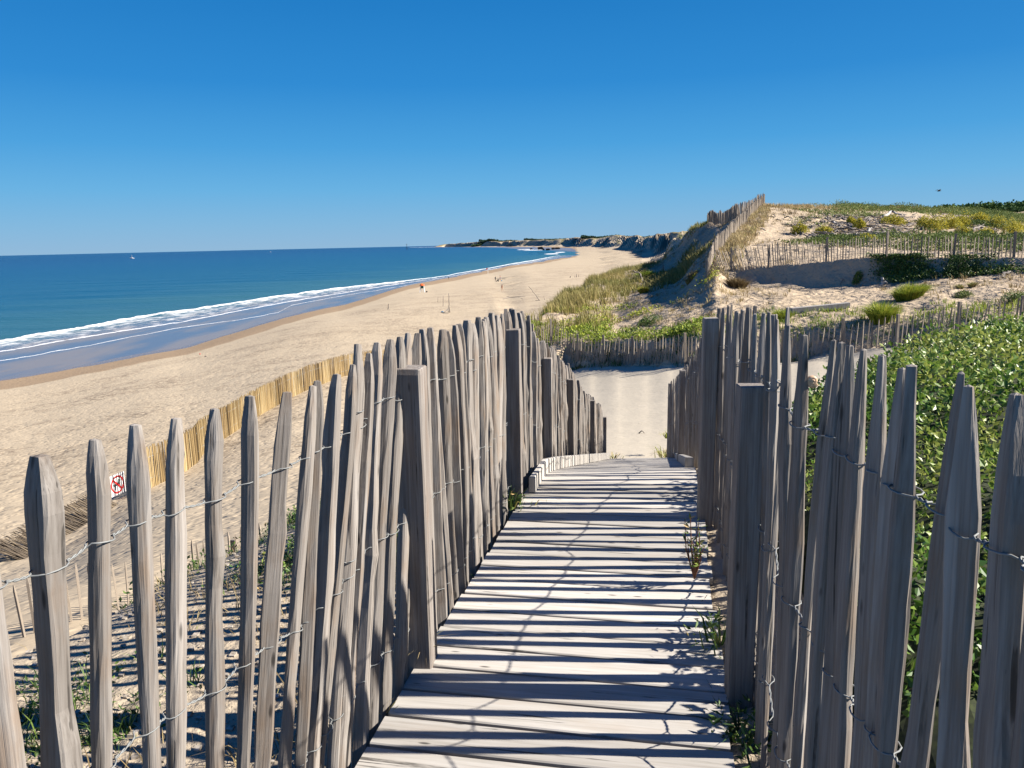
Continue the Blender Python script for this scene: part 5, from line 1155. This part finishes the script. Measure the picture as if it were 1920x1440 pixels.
person('tiny bather at the water edge in the far bend of the bay', 1080, 479.5, 5, 'stand', 'blue', face=.2)
# blue bag beside the group
p = gp(940.5, 527.5); m = MB(); s_ = p[1]/F; m.ringtube([p+np.array([-1.2, 0, .5])*s_, p+np.array([-.6, 0, 1])*s_, p+np.array([.6, 0, 1])*s_, p+np.array([1.2, 0, .5])*s_], [.4*s_, .9*s_, .9*s_, .4*s_], 8)
tag(m.build('beach_bag', M['blue_cloth'], None, loc=tuple(p), smooth=True), 'bright blue bag lying beside the group on the beach', 'bag')
# lifeguard seat with orange canopy
p = gp(792, 548.5); k = p[1]/F
chair = thing('lifeguard_chair', 'white lifeguard high chair with orange canopy near the water', 'lifeguard chair', tuple(p))
m = MB(); X, Y, Z = np.array([k, 0, 0]), np.array([0, k, 0]), np.array([0, 0, k])
for sx_ in (-4.5, 4.5):
    for sy_ in (-3, 3):
        mm_ = MB(); mm_.ringtube([p+X*sx_+Y*sy_, p+X*sx_*.55+Y*sy_*.5+Z*13], [.55*k, .5*k], 6); mm_.build('leg', M['white'], chair)
for z_ in (3, 6): m.box(p+Z*z_, X*4, Y*.3, Z*.3); m.box(p+Z*z_, X*.3, Y*2.6, Z*.3)
m.build('braces', M['white'], chair)
m = MB(); m.box(p+Z*8.2, X*3.4, Y*2.6, Z*.4); m.build('seat', M['white'], chair)
m = MB(); m.box(p+Z*11+Y*2, X*3.2, Y*.3, Z*2.4); m.build('backrest', M['white'], chair)
m = MB(); m.ringtube([p+Z*13, p+Z*15, p+Z*16.5], [5.2*k, 3.6*k, .4*k], 8); m.build('canopy', M['orange'], chair)
m = MB(); m.box(p+Z*10+X*.5-Y*2.7, X*2.6, Y*.3, Z*2.2); m.build('notice_board', M['green_print'], chair)
m = MB(); q = p+X*6.5; m.ringtube([q+Z*.2, q+Z*1.2, q+X*2.4+Z*1.4, q+X*3+Z*.6], [1*k, 1.2*k, 1.2*k, .6*k], 8); tag(m.build('gear_bag', M['dark_cloth'], None, loc=tuple(q), smooth=True), 'dark bag on the sand beside the lifeguard high chair', 'bag')
# red flag
p = gp(915, 514); k = p[1]/F; fl = thing('warning_flag', 'red bathing flag on a thin white pole at the water edge', 'flag', tuple(p))
m = MB(); m.ringtube([p, p+np.array([0, 0, 12*k])], [.4*k, .3*k], 6); m.build('pole', M['white'], fl)
m = MB(); V = []; 
for i in range(7):
    for j in range(2): 
        for e in (0, .12): V.append(p+np.array([-k*3.4*i/6, k*(.5*math.sin(i*1.2)+e), k*(11.8-2.4*j-.25*i)]))
V = np.array(V); Q = []
for i in range(6):
    a = i*4
    Q += [(a, a+4, a+6, a+2), (a+1, a+3, a+7, a+5), (a, a+1, a+5, a+4), (a+2, a+6, a+7, a+3)]
Q += [(0, 2, 3, 1), (24, 25, 27, 26)]
mk('cloth', V, np.array(Q), M['red'], fl)
# poles and driftwood on the beach
def post_at(name, lab, px, py, top, rad=.6, tx=None, cat='post', bits=None):
    p = gp(px, py); k = p[1]/F; t_ = up(p, tx if tx is not None else px, top)
    stick(name, lab, [p-np.array([0, 0, .2]), p*.5+t_*.5, t_], rad*k, 'drift', cat, fork=bits)
post_at('post', 'short dark post standing alone on the beach nearest the water', 728, 580.5, 570, 1.1)
post_at('post', 'thin upright pole on the beach just left of the driftwood shelter', 831, 574.5, 554, .55)
post_at('post', 'faint short stick standing farther left and behind the thin pole', 821, 567, 558, .4)
p = gp(843, 586); k = p[1]/F
stick('driftwood_pole', 'tall crooked pole of the driftwood shelter on the beach', [p-np.array([0, 0, .2]), up(p, 842.5, 570), up(p, 841, 550)], 1.0*k, 'drift', 'driftwood')
b_ = gp(832, 588); stick('driftwood_pole', 'slanting plank leaning on the tall crooked driftwood pole', [b_, up(p, 841, 577)], .9*k, 'drift', 'driftwood')
b_ = gp(840.5, 586.5); stick('driftwood_pole', 'short pale upright board against the tall crooked driftwood pole', [b_, up(b_, 840.5, 577)], 1.1*k, 'bleached', 'driftwood')
a_, b_ = gp(829, 587), gp(841, 589); stick('driftwood_pole', 'piece lying on the sand in front of the driftwood shelter', [a_+np.array([0, 0, .1]), b_+np.array([0, 0, .1])], .5*k, 'drift', 'driftwood')
a_ = gp(829, 586); m = MB(); m.ringtube([a_+np.array([-2.2*k, 0, .3*k]), a_+np.array([-1*k, 0, 1.2*k]), a_+np.array([1.5*k, 0, 1.3*k]), a_+np.array([2.4*k, 0, .4*k])], [.6*k, 1.1*k, 1.2*k, .5*k], 8)
tag(m.build('blue_bundle', M['blue_cloth'], None, loc=tuple(a_), smooth=True), 'blue bundle lying at the foot of the driftwood shelter', 'bundle')
p = gp(1012, 564); k = p[1]/F; stick('driftwood', 'long thin branch sticking up at a slant from the beach', [p, up(p, 1004, 553), up(p, 991, 537)], .7*k, 'drift', fork=[[p+np.array([-8*k, 0, .2*k]), p+np.array([1*k, 0, .5*k])]])
post_at('post', 'tiny bent stick right of the long slanting branch', 1021, 563, 555, .4, 1019.5)
a_, b_, c_ = gp(943, 561), gp(958, 558), gp(985, 556); k = a_[1]/F; stick('driftwood', 'dark flattish branch lying on the beach left of the slanting branch', [a_, b_+np.array([0, 0, .5*k]), c_], .6*k, 'drift', fork=[[b_, gp(950, 556)+np.array([0, 0, .4*k])], [gp(972, 558), gp(980, 561)]])
for lab, px_, py_, tp, r_ in (('small stump of a post group far across the beach, leftmost', 1069.5, 520.5, 518, 1.2), ('upright stick in the small group far across the beach, the tall one', 1081, 520, 514, .7), ('upright stick in the small group far across the beach, rightmost', 1085, 519, 514.5, .6), ('leaning stick in the small group far across the beach, beside the tall one', 1078, 520.5, 517, .6)):
    post_at('post', lab, px_, py_, tp, r_)
p = gp(375, 665); k = p[1]/F; m = MB(); m.ringtube([p+np.array([0, 0, 0]), p+np.array([0, 0, 1.2*k]), p+np.array([0, 0, 2.2*k])], [.8*k, 1.1*k, .4*k], 8); tag(m.build('float', M['red'], None, loc=tuple(p), smooth=True), 'small red fishing float washed up on the beach', 'float')
p = gp(386, 669); k = p[1]/F; m = MB(); m.ringtube([p+np.array([-2.4*k, 0, .3*k]), p+np.array([0, 0, .9*k]), p+np.array([2.2*k, 0, .3*k])], [.4*k, .9*k, .4*k], 7); tag(m.build('driftwood', M['drift'], None, loc=tuple(p), smooth=True), 'short dark lump of driftwood beside the red float', 'driftwood')
# wartime bunkers on the far shore
def bunker(lab, px, py, wpx, hpx, tilt, D):
    p = at(px, py, y=D); p = np.array([p[0], p[1], p[2]+EYE]); k = D/F; m = MB()
    c, s_ = math.cos(tilt), math.sin(tilt); X = np.array([c*wpx/2*k, 0, s_*wpx/2*k]); Y = np.array([0, 4.5, 0]); Z = np.array([-s_*hpx/2*k, 0, c*hpx/2*k])
    o = p+np.array([0, 0, hpx*.4*k]); m.box(o, X, Y, Z); m.box(o+Z*1.12, X*.8, Y*.8, Z*.14); m.box(o+X*.2-Y*.98+Z*.1, X*.35, Y*.08, Z*.3); m.box(o+X*1.1-Z*.4, X*.2, Y*.6, Z*.5)
    b_ = thing('bunker', lab, 'bunker', tuple(p), 'wartime bunkers on the far beach'); m.build('concrete_body', M['concrete'], b_); return b_
bunker('tiny dark bunker block at the left of the row on the far beach', 996, 467.5, 4.5, 2, .1, 1300)
bunker('largest dark bunker, tilted, in the left cluster on the far beach', 1013, 467.5, 9, 4.5, .12, 1300)
bunker('dark bunker block leaning against the largest one on the far beach', 1018, 468.5, 5, 2.6, -.3, 1260)
bunker('low dark bunker half sunk between the two clusters on the far beach', 1027, 469, 7, 3, .05, 1250)
bunker('left bunker of the right pair on the far beach', 1037, 467.5, 5.5, 3.2, .05, 1300)
bunker('wide bunker at the right end of the row on the far beach', 1045, 467, 8, 3, .0, 1320)
# boats, marker, bird
def boat(lab, px, D, L, mast):
    w = horizon(px); a = at(px, w+4, z=-15); d = np.array([a[0], a[1]])/a[1]; c = np.array([d[0]*D, D, .0]); r_ = thing('sailing_boat', lab, 'boat', tuple(c))
    V = []; st = np.linspace(-1, 1, 9)
    for s_ in st:
        hw = L*.16*(1-max(0, s_)**2.2)*(.85 if s_ < -.8 else 1); sh_ = L*.13+L*.04*s_*s_
        for (a_, b_) in ((-1, sh_), (-.75, 0), (0, -L*.05), (.75, 0), (1, sh_)): V.append((c[0]+s_*L/2, c[1]+a_*hw, b_))
    Q = [(i*5+j, i*5+j+1, (i+1)*5+j+1, (i+1)*5+j) for i in range(8) for j in range(4)]+[(i*5+4, i*5, (i+1)*5, (i+1)*5+4) for i in range(8)]
    mk('hull', np.array(V), np.array(Q), M['white'], r_)
    m = MB(); m.box(c+np.array([-L*.05, 0, L*.2]), (L*.2, 0, 0), (0, L*.1, 0), (0, 0, L*.07)); m.build('cabin', M['white'], r_)
    m = MB(); m.ringtube([c, c+np.array([0, 0, mast])], [L*.015, L*.01], 6); m.build('mast', M['white'], r_)
    sa = np.array([c+np.array([.02*L, 0, L*.22]), c+np.array([-.42*L, L*.04, L*.24]), c+np.array([.01*L, 0, mast*.95])]); mk('sail', np.concatenate([sa, sa+np.array([0, .05, 0])]), [np.array([(0, 1, 2), (5, 4, 3)]), np.array([(0, 3, 4, 1), (1, 4, 5, 2), (2, 5, 3, 0)])], M['white'], r_)
boat('white sailing boat on the open sea, the nearer one at left', 247, 1900, 10.5, 9)
boat('tiny white boat near the horizon, farther out and right of the sailing boat', 507, 4200, 9, 8)
p = at(763, 466, z=-15); p = np.array([p[0]/p[1]*3600, 3600, 0]); bm = thing('sea_marker', 'thin marker mast rising from the sea off the headland', 'sea marker', tuple(p)); m = MB(); m.ringtube([p, p+np.array([0, 0, 24])], [1.6, .8], 6); m.build('mast', M['bird'], bm); m = MB(); m.ringtube([p+np.array([0, 0, 22]), p+np.array([0, 0, 26])], [1.5, .3], 8); m.build('topmark', M['bird'], bm)
p = at(1760.5, 358, y=70); p = np.array([p[0], p[1], p[2]+EYE]); m = MB(); m.ringtube([p-np.array([.18, 0, .02]), p-np.array([.05, 0, 0]), p+np.array([.1, 0, .01]), p+np.array([.2, 0, .02])], [.012, .05, .045, .012], 7)
bird = thing('bird', 'small dark bird flying above the inland hill', 'bird', tuple(p)); m.build('body', M['bird'], bird)
for s_ in (-1, 1):
    V = [p+np.array([-.06, 0, .02]), p+np.array([.07, 0, .02]), p+np.array([.02, .22*s_, .12]), p+np.array([-.05, .22*s_, .12]), p+np.array([-.06, .48*s_, .04])]; V = np.array(V); mk('wing', np.concatenate([V, V+np.array([0, 0, .012])]), [np.array([(0, 1, 2, 3), (8, 7, 6, 5), (0, 5, 6, 1), (1, 6, 7, 2), (0, 3, 8, 5)]), np.array([(3, 2, 4), (9, 7, 8)]), np.array([(2, 7, 9, 4), (4, 9, 8, 3)])], M['bird'], bird)
# snail on a pale, twig on the path
_, sT, sB, sw = min(cenR, key=lambda a: abs(pxof(a[1])[0]-1508)); k = .105/np.linalg.norm(sT-sB); T_ = sT+(sB-sT)*k+np.array([sw*.42, -sw*.30, 0]); V = []; Q = []; c = np.array([T_[0], T_[1], T_[2]+EYE])
sp_ = [c+np.array([math.cos(a)*(.003+.0014*a)*.5, -.004+.0009*a, math.sin(a)*(.003+.0014*a)*.5]) for a in np.linspace(0, 12, 60)]
m = MB(); m.ringtube(sp_, list(np.linspace(.0015, .0085, 60)), 8); tag(m.build('snail', M['shell'], None, loc=tuple(c), smooth=True), 'small pale snail shell stuck to a pale of the right fence', 'snail')
a_, b_ = gp(1198, 814, 9), gp(1209, 813, 9); stick('twig', 'small curved brown twig lying on the pale sandy path', [a_+np.array([0, 0, .01]), (a_+b_)/2+np.array([0, 0, .06]), b_+np.array([0, 0, .01])], .014, 'drift', 'twig')

# ------------------------------------------------------------------ camera, light, sky
cam = bpy.data.cameras.new('camera'); co = bpy.data.objects.new('camera', cam); COL.objects.link(co)
cam.sensor_width = 36; cam.sensor_fit = 'HORIZONTAL'; cam.lens = 36*F/1920; cam.clip_start = .05; cam.clip_end = 100000
Mx = Matrix(((rv[0], uv[0], -fv[0], 0), (rv[1], uv[1], -fv[1], 0), (rv[2], uv[2], -fv[2], EYE), (0, 0, 0, 1))); co.matrix_world = Mx
scene.camera = co
SUN_EL, SUN_AZ = R(35), R(94)                 # azimuth measured from straight ahead towards the right
sd = Vector((math.sin(SUN_AZ)*math.cos(SUN_EL), math.cos(SUN_AZ)*math.cos(SUN_EL), math.sin(SUN_EL)))
sl = bpy.data.lights.new('sun', 'SUN'); sl.energy = 4.9; sl.angle = R(.53); sl.color = (1.0, .93, .83)
so = bpy.data.objects.new('sun', sl); COL.objects.link(so); so.rotation_euler = sd.to_track_quat('Z', 'Y').to_euler(); so.location = (0, 0, 60)
w = bpy.data.worlds.new('World'); scene.world = w; w.use_nodes = True; nt = w.node_tree
bg = nt.nodes['Background']; sky = nt.nodes.new('ShaderNodeTexSky'); sky.sky_type = 'NISHITA'; sky.sun_disc = False
sky.sun_elevation = SUN_EL; sky.sun_rotation = SUN_AZ; sky.altitude = 0; sky.air_density = 1.0; sky.dust_density = .25; sky.ozone_density = 2.5
tcw = nt.nodes.new('ShaderNodeTexCoord'); sep = nt.nodes.new('ShaderNodeSeparateXYZ'); nt.links.new(tcw.outputs['Generated'], sep.inputs[0])
mr = nt.nodes.new('ShaderNodeMapRange'); nt.links.new(sep.outputs[2], mr.inputs[0]); mr.inputs[1].default_value = -.02; mr.inputs[2].default_value = .5
rp = nt.nodes.new('ShaderNodeValToRGB'); nt.links.new(mr.outputs[0], rp.inputs[0]); cr = rp.color_ramp
def lin(c): return [((v/255+.055)/1.055)**2.4 if v > 10 else v/255/12.92 for v in c]
SKY = [(-.02, (140, 180, 214)), (.0, (140, 182, 216)), (.03, (124, 180, 220)), (.07, (98, 174, 224)), (.12, (68, 158, 220)), (.19, (38, 136, 209)), (.285, (22, 121, 196)), (.5, (12, 86, 166))]
while len(cr.elements) < len(SKY): cr.elements.new(.5)
for e_, (p_, c_) in zip(cr.elements, SKY): e_.position = (p_+.02)/.52; e_.color = (*[v for v in lin(c_)], 1)
gain = nt.nodes.new('ShaderNodeVectorMath'); gain.operation = 'SCALE'; gain.inputs['Scale'].default_value = 10.0/2**1.5; nt.links.new(rp.outputs[0], gain.inputs[0])
mxs = nt.nodes.new('ShaderNodeMix'); mxs.data_type = 'RGBA'; mxs.inputs[0].default_value = .98; nt.links.new(sky.outputs[0], mxs.inputs[6]); nt.links.new(gain.outputs[0], mxs.inputs[7])
nt.links.new(mxs.outputs[2], bg.inputs[0]); bg.inputs[1].default_value = .10
vs = scene.view_settings; vs.view_transform = 'Standard'; vs.look = 'None'; vs.gamma = 1; vs.use_curve_mapping = False; vs.exposure = 1.5
scene.cycles.use_denoising = True
scene.cycles.max_bounces = 7; scene.cycles.diffuse_bounces = 4; scene.cycles.transparent_max_bounces = 4
